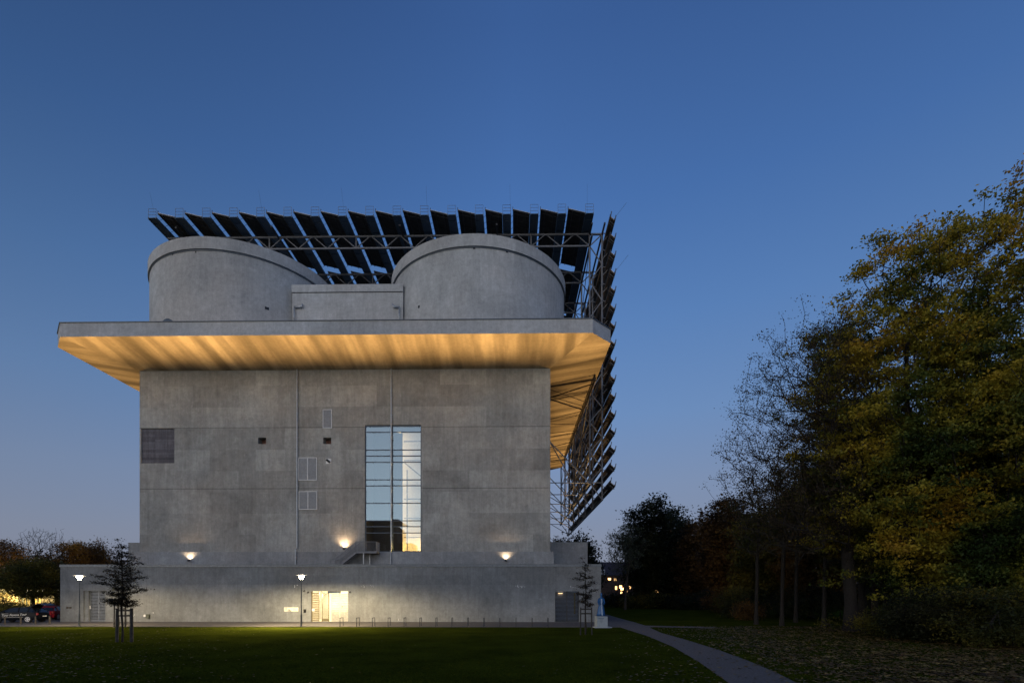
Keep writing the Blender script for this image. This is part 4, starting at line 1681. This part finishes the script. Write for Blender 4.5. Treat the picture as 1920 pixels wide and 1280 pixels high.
# --- left side trees
for (lab, px, d, top, rpx, mt, nc, per, sd) in (
        ('broad brown autumn tree cut by the left edge', -12, 84, 1008, 52, 'russet', 260, 70, 81),
        ('round brown tree behind the left end of the bunker', 140, 98, 1013, 32, 'russet', 220, 70, 82),
        ('smaller brown tree tucked behind the young tree', 178, 102, 1016, 24, 'russet', 170, 70, 83),
        ('rounded green tree over the parked cars', 62, 63, 1046, 50, 'olive', 320, 80, 84)):
    H = zof(top, d)
    rx = rpx / FPX * d
    k = d / 60
    tree('broadleaf_tree', lab, 'tree', gd(px, d), [(0, 0, H * .64, rx, rx, H * .36)], nc, per, (.42 * k, .42 * k, .24 * k), .15 * k + .04, LM[mt], M['bark_dark'], .25, H * .55, (0, 0), sd, .5, zmin=2.4, group='trees behind the car park', sides=4)
tree('bare_tree', 'leafless tree with a fine fan of twigs behind the car park', 'tree', gd(82, 95), [(0, 0, zof(1035, 95), 5.6, 4, 4.8)], 1100, 0, (0, 0, 0), 0, LM['brown'], M['bark_dark'], .3, 7, (0, 0), 85, .3, sides=3, zmin=4)
for i, (px, d, rx, h, mt, lab) in enumerate(((-20, 60, 3, 3.4, 'yellow', 'lamp-lit yellow bush at the left edge'), (8, 66, 2.2, 1.6, 'yellow', 'low yellow bush in front of the lit pavilion'), (40, 58, 2.6, 1.3, 'yellow', 'low yellow hedge behind the black car'),
                                             (78, 59, 2.6, 1.3, 'brown', 'brown hedge bush between the two cars'), (104, 60, 2.4, 1.7, 'brown', 'brown hedge bush beside the plinth corner'), (120, 66, 2.0, 2.6, 'yellow', 'yellow bush half hidden by the plinth corner'))):
    bush(lab, px, d, rx, h, mt, 90 + i, 70, 80, .12, group='hedge behind the car park')


# --- staked young trees
def sapling(label, px, d, top, ellpx, seed, mat, nc=130, per=46, low=1.9, r0=.055, sig=(.15, .15, .05)):
    """tiered young tree: nearly level sprays of leaves"""
    H = zof(top, d)
    rng = np.random.default_rng(seed)
    t = thing('young_tree', label, 'tree', gd(px, d), 0, 'staked young trees')
    C = []
    nb = max(16, nc // 9)
    for k in range(nb):
        f = (k + rng.random() * .8) / nb
        z = low + (H - low - .4) * f
        R_ = ellpx / FPX * d * ((.72 + .6 * f) if f < .45 else 1.0 - 1.35 * (f - .45)) * (.5 + .6 * rng.random())
        a = k * 2.4 + rng.normal(0, .3)
        m_ = max(3, int(nc / nb * (1.3 - f)))
        for q in range(m_):
            rr = R_ * (.25 + .75 * (q + rng.random()) / m_)
            aa = a + rng.normal(0, .16) / max(.3, rr)
            C.append((rr * math.cos(aa), rr * math.sin(aa), z + .22 * rr + rng.normal(0, .035)))
    C.append((-.25, 0, H))
    C.append((-.1, 0, H - .3))
    C = np.array(C)
    tr = [(.03 * math.sin(i * 1.3), .02 * math.cos(i), H * .93 * i / 10) for i in range(11)]
    P, par, rad = grow(rng, C, tr, r0, .3, .2, .5, .006)
    V, F = skel_mesh(P, par, rad, 5, 1.2)
    np_mesh('trunk', V, F, M['bark_dark'], t)
    V, F = leaves(rng, C, per, sig, .10, .75, .1)
    np_mesh('crown', V, F, mat, t)
    return t


def stakes(label, px, d, h, w_, n=3, rad=.06, group='tree stakes'):
    t = thing('tree_stake_frame', label, 'tree stakes', gd(px, d), 0, group)
    pts = [(-w_ / 2, 0), (w_ / 2, .0), (.02, .55)] if n == 3 else [(-w_ / 2, 0), (w_ / 2, 0), (-.12, .5)]
    for (x, y) in pts:
        mb = MB()
        mb.tube([(x, y, -.02), (x * .96, y, h)], [rad, rad * .92], 10)
        mb.build('post', M['wood'], t, smooth=False)
    for i in range(3):
        a, b_ = pts[i], pts[(i + 1) % 3]
        mb = MB()
        for z in (h - .12, h - .42):
            mb.bar((a[0], a[1], z), (b_[0], b_[1], z), .035, .085)
        mb.build('rail', M['wood'], t)
    return t


sapling('dark staked young tree on the lawn in front of the left shutter door', 229, 29.6, 1012, 46, 101, LM['copper'], 330, 40)
stakes('three thick dark stakes round the nearer young tree on the left', 233, 29.6, 1.92, .84, rad=.085)
sapling('slender yellowish young tree behind the dark staked one', 222, 42.5, 1078, 26, 102, LM['olive'], 70, 26)
stakes('thin stakes showing behind the thick ones on the left', 225, 42.8, 1.95, .98, rad=.05)
sapling('small thin young tree beside the statue', 1098, 34.8, 1046, 26, 103, LM['copper'], 130, 34, 1.9, .04)
stakes('pale thin stakes round the young tree beside the statue', 1099, 34.8, 1.85, .76, rad=.045)

# ------------------------------------------------------------------ lawn blades and fallen leaves
rng = np.random.default_rng(7)
n = 140000
u = rng.uniform(0, 1, n)
d = 13.6 + 30.2 * u ** 1.3
px = rng.uniform(-40, 1960, n)
X = d * (px - PX0) / FPX
Yd = d
gx = X * cT - Yd * sT
gy = X * sT + Yd * cT
path_l = np.array([(p[0].y, p[0].x) for p in ps])
path_r = np.array([(p[1].y, p[1].x) for p in ps])
o_ = np.argsort(path_l[:, 0])
pxl = np.interp(gy, path_l[o_, 0], path_l[o_, 1])
o2 = np.argsort(path_r[:, 0])
pxr = np.interp(gy, path_r[o2, 0], path_r[o2, 1])
keep = ~((gx > pxl - .02) & (gx < pxr + .02)) & (gy < pe - .12)
gx, gy = gx[keep], gy[keep]
n = len(gx)
h = rng.uniform(.02, .05, n) * np.clip(1.3 - (gy - 12) / 20, .12, 1)
a = rng.uniform(0, 3.1416, n)
wd = rng.uniform(.010, .022, n) * (1 + gy / 40)
lx, ly = rng.normal(0, .03, n), rng.normal(0, .03, n)
V = np.stack([np.stack([gx - np.cos(a) * wd, gy - np.sin(a) * wd, np.zeros(n)], 1), np.stack([gx + np.cos(a) * wd, gy + np.sin(a) * wd, np.zeros(n)], 1), np.stack([gx + lx, gy + ly, h], 1)], 1).reshape(-1, 3)
o = np_mesh('grass', V, np.arange(n * 3).reshape(-1, 3), M['lawn'])
tag(o, kind='stuff')


def litter(name, pts, size, mat, zlift=.05):
    n = len(pts)
    a = rng.uniform(0, 6.283, n)
    s_ = size * rng.uniform(.6, 1.4, n)
    tz = rng.uniform(-.35, .35, (n, 2)) * s_[:, None]
    cx, cy = np.cos(a) * s_, np.sin(a) * s_
    x, y = pts[:, 0], pts[:, 1]
    z = zlift + rng.uniform(0, .03, n)
    V = np.stack([np.stack([x - cx, y - cy, z], 1), np.stack([x + cy * .7, y - cx * .7, z + tz[:, 0]], 1), np.stack([x + cx, y + cy, z + .01], 1), np.stack([x - cy * .7, y + cx * .7, z + tz[:, 1]], 1)], 1).reshape(-1, 3)
    V[:, 2] = np.maximum(V[:, 2], .02)
    o = np_mesh(name, V, np.arange(n * 4).reshape(-1, 4), mat)
    return tag(o, kind='stuff')


def scatter(n, pxr_, dr_, dens):
    out = []
    while len(out) < n:
        px = rng.uniform(*pxr_)
        d = dr_[0] + (dr_[1] - dr_[0]) * rng.uniform() ** 1.3
        if rng.uniform() < dens(px, d):
            p = gd(px, d)
            out.append((p.x, p.y))
    return np.array(out)


LL = leaf_mat('fallen_leaves', [(.03, .022, .010), (.075, .050, .018), (.15, .11, .04)], 2.5, 0)
LR = leaf_mat('fallen_wood_leaves', [(.045, .028, .014), (.13, .078, .028), (.29, .20, .065)], 1.5, 0)


def dens_left(px, d):
    py = HZ + FPX * HC / d
    return .012 + .9 * math.exp(-((px - 60) / 220) ** 2 - ((py - 1238) / 34) ** 2) + .12 * (px < 480)


def dens_right(px, d):
    py = HZ + FPX * HC / d
    edge = 1180 + (py - 1180) * 2.6
    p = gd(px, d)
    cl = .5 + .5 * math.sin(p.x * .9 + 1.7 * math.sin(p.y * .7)) * math.sin(p.y * 1.1 + math.sin(p.x * .5))
    return max(.03, min(1, (px - edge - 40) / 160) * (.25 + .75 * cl)) if px > edge + 20 else .02


litter('fallen_leaves', scatter(900, (-20, 1350), (14, 42), dens_left), .06, LL)
litter('fallen_leaves', scatter(450, (1150, 1600), (14, 40), lambda px, d: 1.), .055, LL)
litter('fallen_leaves', scatter(24000, (1180, 1960), (14, 44), dens_right), .07, LR, .03)

# ------------------------------------------------------------------ street lamps
lampglow, n_, b_ = new_mat('lamp_diffuser')
n_.nodes.remove(b_)
em_ = N(n_, 'ShaderNodeEmission')
em_.inputs['Color'].default_value = (1, .84, .60, 1)
em_.inputs['Strength'].default_value = 14
tr_ = N(n_, 'ShaderNodeBsdfTransparent')
ad_ = N(n_, 'ShaderNodeAddShader')
n_.links.new(em_.outputs[0], ad_.inputs[0])
n_.links.new(tr_.outputs[0], ad_.inputs[1])
n_.links.new(ad_.outputs[0], n_.nodes['Material Output'].inputs['Surface'])


def street_lamp(label, px, base_py, head_py, energy):
    g = gp(px, base_py)
    d = FPX * HC / (base_py - HZ)
    H = zof(head_py, d)
    t = thing('street_lamp', label, 'street lamp', g, 0, 'lit street lamps')
    mb = MB()
    mb.lathe([(0, 0), (.10, 0), (.10, .04), (.075, .06), (.065, 1.0), (.045, 1.05), (.038, H - .30), (0, H - .30)], n=14)
    mb.build('pole', plain('lamp_pole', (.10, .11, .12), .4, .6), t)
    mb = MB()
    mb.lathe([(0, H - .30), (.06, H - .30), (.08, H - .24), (.0, H - .24)], n=16)
    mb.lathe([(.44, H + .10), (.46, H + .115), (.32, H + .15), (.08, H + .20), (0, H + .21)], n=28)
    mb.lathe([(0, H + .105), (.44, H + .10)], n=28)
    mb.build('hat', plain('lamp_hat', (.45, .44, .42), .45, .2), t)
    mb = MB()
    mb.lathe([(0, H - .23), (.09, H - .23), (.17, H - .1), (.22, H + .07), (0, H + .07)], n=16)
    mb.build('diffuser', lampglow, t)
    lamp('lamp_bulb', 'SPOT', (0, 0, H - .05), energy, (1, .76, .42), t, .09, (0, 0, 0), 178, .30)
    return t


street_lamp('lit street lamp near the left shutter door, leftmost of the two', 149, 1173.5, 1081, 720)
street_lamp('brightest street lamp, standing left of the lit entrance', 565, 1174, 1080, 2500)

# ------------------------------------------------------------------ bicycle stands
proto = None
STW = gp(637, 1173.6)
xs = [637.5, 668.5, 698, 727.5, 757.5, 787, 817, 847, 877, 907, 937, 967.5, 998, 1028]
ysd = gp(637, 1173.8).y
for i, px in enumerate(xs):
    X = at(px, 1150, ysd).x
    if proto is None:
        t = thing('bicycle_stand', 'x', 'bicycle stand', (X, ysd, 0), 0, 'bicycle stands in a row along the bunker')
        mb = MB()
        r_ = .028
        L_, H_ = .80, .72
        mb.tube([(0, 0, -.02), (0, 0, H_)], r_, 8)
        mb.build('leg', M['steel_dark'], t)
        mb = MB()
        mb.tube([(0, L_, -.02), (0, L_, H_)], r_, 8)
        mb.build('leg', M['steel_dark'], t)
        mb = MB()
        mb.tube([(0, -r_, H_), (0, L_ + r_, H_)], r_ * 1.05, 8)
        mb.build('top_bar', M['steel_dark'], t)
        proto = t
    else:
        t = copy_tree(proto)
        t.location = (X, ysd, 0)
    pos = ['first bicycle stand of the row, in front of the entrance leaf', 'second bicycle stand from the entrance', 'third bicycle stand from the entrance', 'fourth bicycle stand from the entrance',
           'fifth bicycle stand from the entrance', 'sixth bicycle stand from the entrance', 'seventh bicycle stand from the entrance', 'eighth bicycle stand from the entrance, narrow in view',
           'seventh bicycle stand from the dark door end', 'sixth bicycle stand from the dark door end', 'fifth bicycle stand from the dark door end', 'fourth bicycle stand from the dark door end, seen edge-on',
           'third bicycle stand, counted from the dark slatted door', 'last two bicycle stands: the one nearer the dark door']
    pos[12] = 'last but one bicycle stand before the dark slatted door'
    pos[13] = 'last bicycle stand of the row, nearest the dark slatted door'
    pos[11] = 'third last bicycle stand before the dark slatted door'
    pos[10] = 'fourth last bicycle stand before the dark slatted door'
    pos[9] = 'fifth last bicycle stand before the dark slatted door'
    pos[8] = 'sixth last bicycle stand before the dark slatted door'
    t['label'] = pos[i]

# bollards at the car park
mb = MB()
mb.tube([(0, 0, -.02), (0, 0, .68), (0, 0, .72)], [.07, .07, .05], 12)
b0 = mb.build('bollard', plain('bollard_wood', (.06, .052, .045), .8), None)
tag(b0, 'leftmost short bollard at the car park edge', 'bollard', 'short bollards before the parked cars')
for i, (px, lab) in enumerate(((9, 'leftmost short bollard, in front of the black car nose'), (38.6, 'short bollard in front of the lettered car door'), (66.6, 'short bollard in front of the black car rear wheel'), (93, 'short bollard in front of the red car'))):
    o = b0 if i == 0 else b0.copy()
    if i:
        COL.objects.link(o)
    o.location = gd(px, 47.2)
    o['label'] = lab


# ------------------------------------------------------------------ cars (front towards -x)
def section_loft(mb, prof_fn, ys, mi=0):
    rings = []
    for y in ys:
        rings.append([(x, y, z) for (x, z) in prof_fn(y)])
    mb.loft(rings, mi)


def make_car(label, loc, rz, paint, hatch_open, text=None):
    t = thing('parked_car', label, 'car', loc, rz, 'parked cars')
    paint.node_tree.nodes['Principled BSDF'].inputs['Specular IOR Level'].default_value = .1
    W_ = .90
    base = [(-2.22, .30), (-2.27, .52), (-2.20, .72), (-1.95, .84), (-1.20, .99), (-.6, 1.02), (.6, 1.03), (1.7, 1.03), (2.10, .98), (2.20, .80), (2.22, .45), (2.15, .28), (1.0, .22), (-1.0, .22)]

    def body(y):
        f = abs(y) / W_
        k = 1 - .05 * f ** 4
        return [(x * (1 - .06 * f ** 3), .62 + (z - .62) * k) for (x, z) in base]
    mb = MB()
    section_loft(mb, body, [-W_, -W_ * .94, -W_ * .6, 0, W_ * .6, W_ * .94, W_])
    mb.build('body', paint, t, smooth=True, bevel=.02)
    cab = [(-1.22, .98), (-.40, 1.40), (.2, 1.46), (1.2, 1.44), (1.62, 1.36), (2.05, .99)]

    def cabin(y):
        f = abs(y) / .78
        return [(x, z if z < 1.1 else 1.0 + (z - 1.0) * (1 - .05 * f * f)) for (x, z) in cab]
    mb = MB()
    rings = []
    for y, zc in ((-.84, 0), (-.66, 1), (0, 1.02), (.66, 1), (.84, 0)):
        rings.append([(x * (1 if zc else 1.0), y, .99 + (z - .99) * zc) for (x, z) in cabin(y)])
    mb.loft(rings)
    mb.build('cabin', M['glass_car'], t)
    mb = MB()
    mb.loft([[(x, y, z) for (x, z) in ((-.42, 1.385), (.2, 1.45), (1.2, 1.43), (1.64, 1.34), (1.6, 1.40), (1.2, 1.475), (.2, 1.50), (-.40, 1.43))] for y in (-.67, 0, .67)])
    mb.build('roof', paint, t, smooth=False)
    for s_ in (-1, 1):
        mb = MB()
        for (a, b_) in (((-1.2, .84, .98), (-.40, .665, 1.42)), ((.45, .85, .99), (.45, .67, 1.46)), ((1.25, .85, .99), (1.35, .67, 1.44)), ((2.03, .82, .99), (1.62, .67, 1.38))):
            mb.bar((a[0], s_ * a[1], a[2]), (b_[0], s_ * b_[1], b_[2]), .07, .05)
        mb.build('pillar', paint, t)
        mb = MB()
        mb.bar((-.85, s_ * .93, 1.02), (-.70, s_ * .93, 1.02), .16, .12)
        mb.build('mirror', paint, t)
    for (x, s_) in ((-1.35, -1), (-1.35, 1), (1.35, -1), (1.35, 1)):
        mb = MB()
        mb.tube([(x, s_ * .70, .33), (x, s_ * .915, .33)], .33, 24)
        wh = mb.build('wheel', plain('tyre', (.015, .015, .016), .8), t)
        mb = MB()
        for q in range(5):
            a = q * 2 * math.pi / 5
            mb.bar((x, s_ * .925, .33), (x + .20 * math.cos(a), s_ * .925, .33 + .20 * math.sin(a)), .07, .02, up=(0, 1, 0))
        for q in range(18):
            a, b_ = q * math.pi / 9, (q + 1) * math.pi / 9
            mb.bar((x + .215 * math.cos(a), s_ * .925, .33 + .215 * math.sin(a)), (x + .215 * math.cos(b_), s_ * .925, .33 + .215 * math.sin(b_)), .03, .02, up=(0, 1, 0))
        mb.build('rim', plain('alloy', (.55, .55, .56), .3, .6), wh)
    for s_ in (-1, 1):
        mb = MB()
        mb.loft([[(-2.16, s_ * y, z), (-1.95, s_ * y * 1.01, z + .05), (-1.85, s_ * (y + .01), z + .1), (-2.1, s_ * y, z + .1)] for (y, z) in ((.52, .66), (.83, .68))])
        mb.build('headlight', plain('headlight_glass', (.7, .7, .68), .1), t)
        mb = MB()
        mb.box(2.12, 2.215, s_ * .82 - .10, s_ * .82 + .05, .72, .95)
        mb.build('tail_light', plain('tail_red', (.30, .02, .02), .3), t)
    mb = MB()
    mb.box(2.13, 2.23, -.26, .26, .55, .66)
    mb.build('number_plate', M['white'], t)
    if hatch_open:
        mb = MB()
        a, b_, c = Vector((1.42, 0, 1.46)), Vector((1.85, 0, 1.80)), Vector((2.62, 0, 1.66))
        pr_ = [(1.40, 1.46), (1.78, 1.80), (2.25, 1.84), (2.72, 1.66), (2.70, 1.60), (2.24, 1.76), (1.82, 1.73), (1.46, 1.42)]
        mb.loft([[(x, y, z) for (x, z) in pr_] for y in (-.66, 0, .66)])
        ht = mb.build('tailgate', paint, t)
        mb = MB()
        mb.loft([[(x, y, z) for (x, z) in ((1.55, 1.56), (1.84, 1.715), (2.24, 1.75), (1.85, 1.70))] for y in (-.5, 0, .5)])
        mb.build('rear_window', M['glass_car'], ht)
    if text:
        cu = bpy.data.curves.new('lettering', 'FONT')
        cu.body = text
        cu.size = .30
        cu.extrude = .002
        cu.shear = .3
        cu.materials.append(plain('lettering_white', (.8, .78, .72), .5))
        o = bpy.data.objects.new('lettering_curve', cu)
        COL.objects.link(o)
        me_ = bpy.data.meshes.new_from_object(o.evaluated_get(bpy.context.evaluated_depsgraph_get()))
        bpy.data.objects.remove(o)
        o = bpy.data.objects.new('lettering', me_)
        COL.objects.link(o)
        o.parent = t
        o.location = (-.98, -.915, .60)
        o.rotation_euler = (R(90), R(-3), 0)
        mb = MB()
        mb.bar((-.95, -.912, .86), (-.35, -.912, .88), .02, .03, up=(0, 1, 0))
        mb.bar((-.9, -.912, .50), (.95, -.912, .56), .02, .03, up=(0, 1, 0))
        mb.build('stripe', plain('stripe_white', (.7, .68, .62), .5), t)
    return t


make_car('black estate car with its tailgate open and white lettering on the door', gd(38, 50.6), R(6), plain('black_car_paint', (.006, .007, .010), .3), True, "Tiger Fitness Tour")
make_car('dark red car parked beyond the black one, partly hidden by the plinth', gd(104, 56.5), R(-74), plain('red_car_paint', (.22, .012, .02), .3), False)

# ------------------------------------------------------------------ lit pavilion behind the cars
PD = 76
pa_, pb_ = gd(-40, PD), gd(88, PD)
pav = thing('pavilion', 'low pavilion with bright yellow lit windows behind the parked cars', 'building')
zt_ = zof(1111, PD)
mb = MB()
mb.box(pa_.x, pb_.x, PD + .5, PD + 9, zt_, zt_ + .35)
mb.box(pa_.x - .3, pb_.x + 2.5, PD - .6, PD + 9.2, zt_ + .352, zt_ + .5)
mb.build('roof', plain('pavilion_roof', (.2, .2, .2), .7), pav)
mb = MB()
mb.box(pa_.x, pb_.x, PD + 4, PD + 4.2, 0, zt_)
mb.box(pa_.x, gd(16, PD).x, PD + .5, PD + .7, 0, zt_)
mb.box(pb_.x - .25, pb_.x, PD + .5, PD + 4, 0, zt_)
mb.box(gd(60, PD).x, pb_.x, PD + .5, PD + .7, 0, zt_)
mb.build('wall', plain('pavilion_wall', (.5, .42, .26), .8), pav)
mb = MB()
for px in np.arange(16, 61, 7.3):
    x = gd(px, PD).x
    mb.box(x - .04, x + .04, PD + .48, PD + .62, 0, zt_)
mb.build('mullion', M['frame_dark'], pav)
mb = MB()
mb.box(gd(22, PD).x, gd(84, PD).x, PD - .45, PD - .3, zt_ + .25, zt_ + .34)
mb.build('strip_light', emis('strip_light', (1, .88, .55), 3.2), pav)
lamp('pavilion_lamp', 'POINT', (gd(38, PD).x, PD + 2.2, zt_ - .5), 600, (1, .72, .22), pav, .3)
lamp('pavilion_lamp', 'POINT', (gd(8, PD).x, PD - 3.0, 3.2), 1000, (1, .72, .22), pav, .3)

# ------------------------------------------------------------------ house with lit windows on the right
HD = 150
ha, hb_ = gd(1102, HD), gd(1262, HD)
hz_r, hz_e = zof(1051, HD), zof(1078, HD)
house = thing('brick_house', 'dark brick house with a steep roof and a few lit windows behind the trees', 'house')
mb = MB()
mb.box(ha.x, hb_.x, ha.y, ha.y + 10, 0, hz_e)
mb.build('wall', plain('dark_brick', (.09, .055, .04), .9, 0, .25, 3), house)
mb = MB()
vs = [(ha.x - .4, ha.y - .5, hz_e), (hb_.x + .4, ha.y - .5, hz_e), (hb_.x + .4, ha.y + 10.5, hz_e), (ha.x - .4, ha.y + 10.5, hz_e), (ha.x - .4, ha.y + 5, hz_r), (hb_.x + .4, ha.y + 5, hz_r)]
mb.add(vs, [(0, 1, 5, 4), (2, 3, 4, 5), (1, 2, 5), (3, 0, 4), (3, 2, 1, 0)])
rf = mb.build('roof', plain('roof_tiles', (.05, .035, .04), .8, 0, .2, 3), house)
mb = MB()
x = gd(1120.5, HD).x
mb.box(x - .4, x + .4, ha.y + 4.6, ha.y + 5.4, hz_r - 1, hz_r + .55)
mb.build('chimney', plain('chimney_white', (.4, .38, .38), .8), rf)
x = gd(1130.5, HD).x
mb = MB()
mb.box(x - .55, x + .55, ha.y - .2, ha.y + 3, hz_e + .3, hz_e + 1.7)
dm_ = mb.build('dormer', plain('dormer_white', (.55, .55, .56), .7), rf)
mb = MB()
mb.box(x - .3, x + .3, ha.y - .24, ha.y - .202, hz_e + .6, hz_e + 1.4)
mb.build('pane', M['black'], dm_)
for (px, py, w_, h_, e_) in ((1142.5, 1085, .8, .6, 2.2), (1153.5, 1086, .8, .7, .25), (1155, 1101.5, .5, 1.0, 1.6), (1163.5, 1099.5, .7, .8, 2.4), (1166, 1103.5, .8, .7, 2.6), (1165, 1110.5, .6, .6, 3.0), (1181, 1101, .5, .9, .8), (1175, 1108, .5, .5, .3), (1218, 1106, .8, .8, 1.8), (1232, 1108, .8, .7, .9)):
    p = gd(px, HD)
    z = zof(py, HD)
    mb = MB()
    mb.box(p.x - w_ / 2, p.x + w_ / 2, ha.y - .06, ha.y - .003, z - h_ / 2, z + h_ / 2)
    wo = mb.build('window', emis('lit_window', (1, .55, .20), e_ * .8), house)
    mb = MB()
    mb.bar((p.x, ha.y - .09, z - h_ / 2), (p.x, ha.y - .09, z + h_ / 2), .06)
    mb.build('glazing_bar', M['frame_dark'], wo)

# ------------------------------------------------------------------ statue on its pedestal
SD = 42.6
sg_ = gd(1127, SD)
stt = thing('statue', 'blue robed statue of a standing woman on a white block beside the path', 'statue', sg_, R(4))
mb = MB()
mb.box(-.44, .44, -.44, .44, .06, .94)
mb.build('pedestal', plain('pedestal_white', (.36, .40, .42), .7, 0, .06), stt, bevel=.02)
mb = MB()
mb.box(-.62, .78, -.52, .6, -.02, .06)
mb.build('base_slab', plain('slab', (.42, .44, .45), .8), stt)
mb = MB()
for k, (w_, z) in enumerate(((.46, .74), (.30, .66), (.22, .60), (.26, .54), (.18, .48))):
    mb.box(-.10 - w_ / 2, -.10 + w_ / 2, -.446, -.442, z, z + (.05 if k == 0 else .012))
mb.build('inscription', plain('inscription', (.12, .16, .2), .7), stt)
mb = MB()
rings = []
prof = [(.96, .36, .30), (1.15, .34, .28), (1.45, .28, .23), (1.75, .22, .18), (1.98, .17, .14), (2.12, .19, .15), (2.28, .21, .15), (2.40, .20, .13), (2.47, .10, .09), (2.53, .065, .065), (2.60, .085, .095), (2.70, .095, .11), (2.80, .075, .09), (2.85, .03, .04)]
nn_ = 28
for (z, a, b_) in prof:
    ring = []
    fold = max(0, (2.0 - z)) * .055
    for k in range(nn_):
        th = 2 * math.pi * k / nn_
        m_ = 1 + fold * math.sin(th * 7 + z * 1.5)
        ring.append((a * m_ * math.cos(th) + .05 * (2.0 - z) * -.3, b_ * m_ * math.sin(th), z))
    rings.append(ring)
mb.loft(rings)
mb.tube([(-.18, -.02, 2.36), (-.27, -.08, 2.10), (-.24, -.20, 1.88), (-.08, -.27, 1.98)], [.07, .062, .05, .035], 10)
mb.tube([(.18, -.02, 2.36), (.25, -.06, 2.10), (.21, -.2, 1.90), (.04, -.28, 1.99)], [.07, .062, .05, .035], 10)
mb.build('figure', plain('blue_lacquer', (.02, .10, .26), .25), stt, smooth=True)
mb = MB()
mb.loft([[(.02 + a * math.cos(t_), -b_ - .02 + .03 * math.sin(t_), z) for t_ in (0, 1.57, 3.14, 4.71)] for (z, a, b_) in ((1.0, .05, .30), (1.45, .045, .235), (1.75, .04, .185), (2.0, .035, .15), (2.35, .05, .14))])
mb.build('pale_sash', plain('pale_blue', (.40, .52, .66), .4), stt)

# ------------------------------------------------------------------ behind the camera: what the tall window mirrors
blk = thing('apartment_block', 'plain flat-roofed block behind the camera, mirrored in the tall window', 'building')
mb = MB()
mb.box(-52, -32.5, -46, -34, 0, 23.5)
mb.box(-32.5, -28.8, -45, -36, 0, 17.5)
mb.build('wall', plain('block_wall', (.07, .07, .06), .9), blk)
tree('broadleaf_tree', 'round tree behind the camera, mirrored in the tall window', 'tree', (-24, -30, 0), [(0, 0, 8.5, 5, 5, 5.5)], 160, 60, (.8, .8, .5), .4, LM['dark'], M['bark_dark'], .3, 9, (0, 0), 99, .4, sides=4)
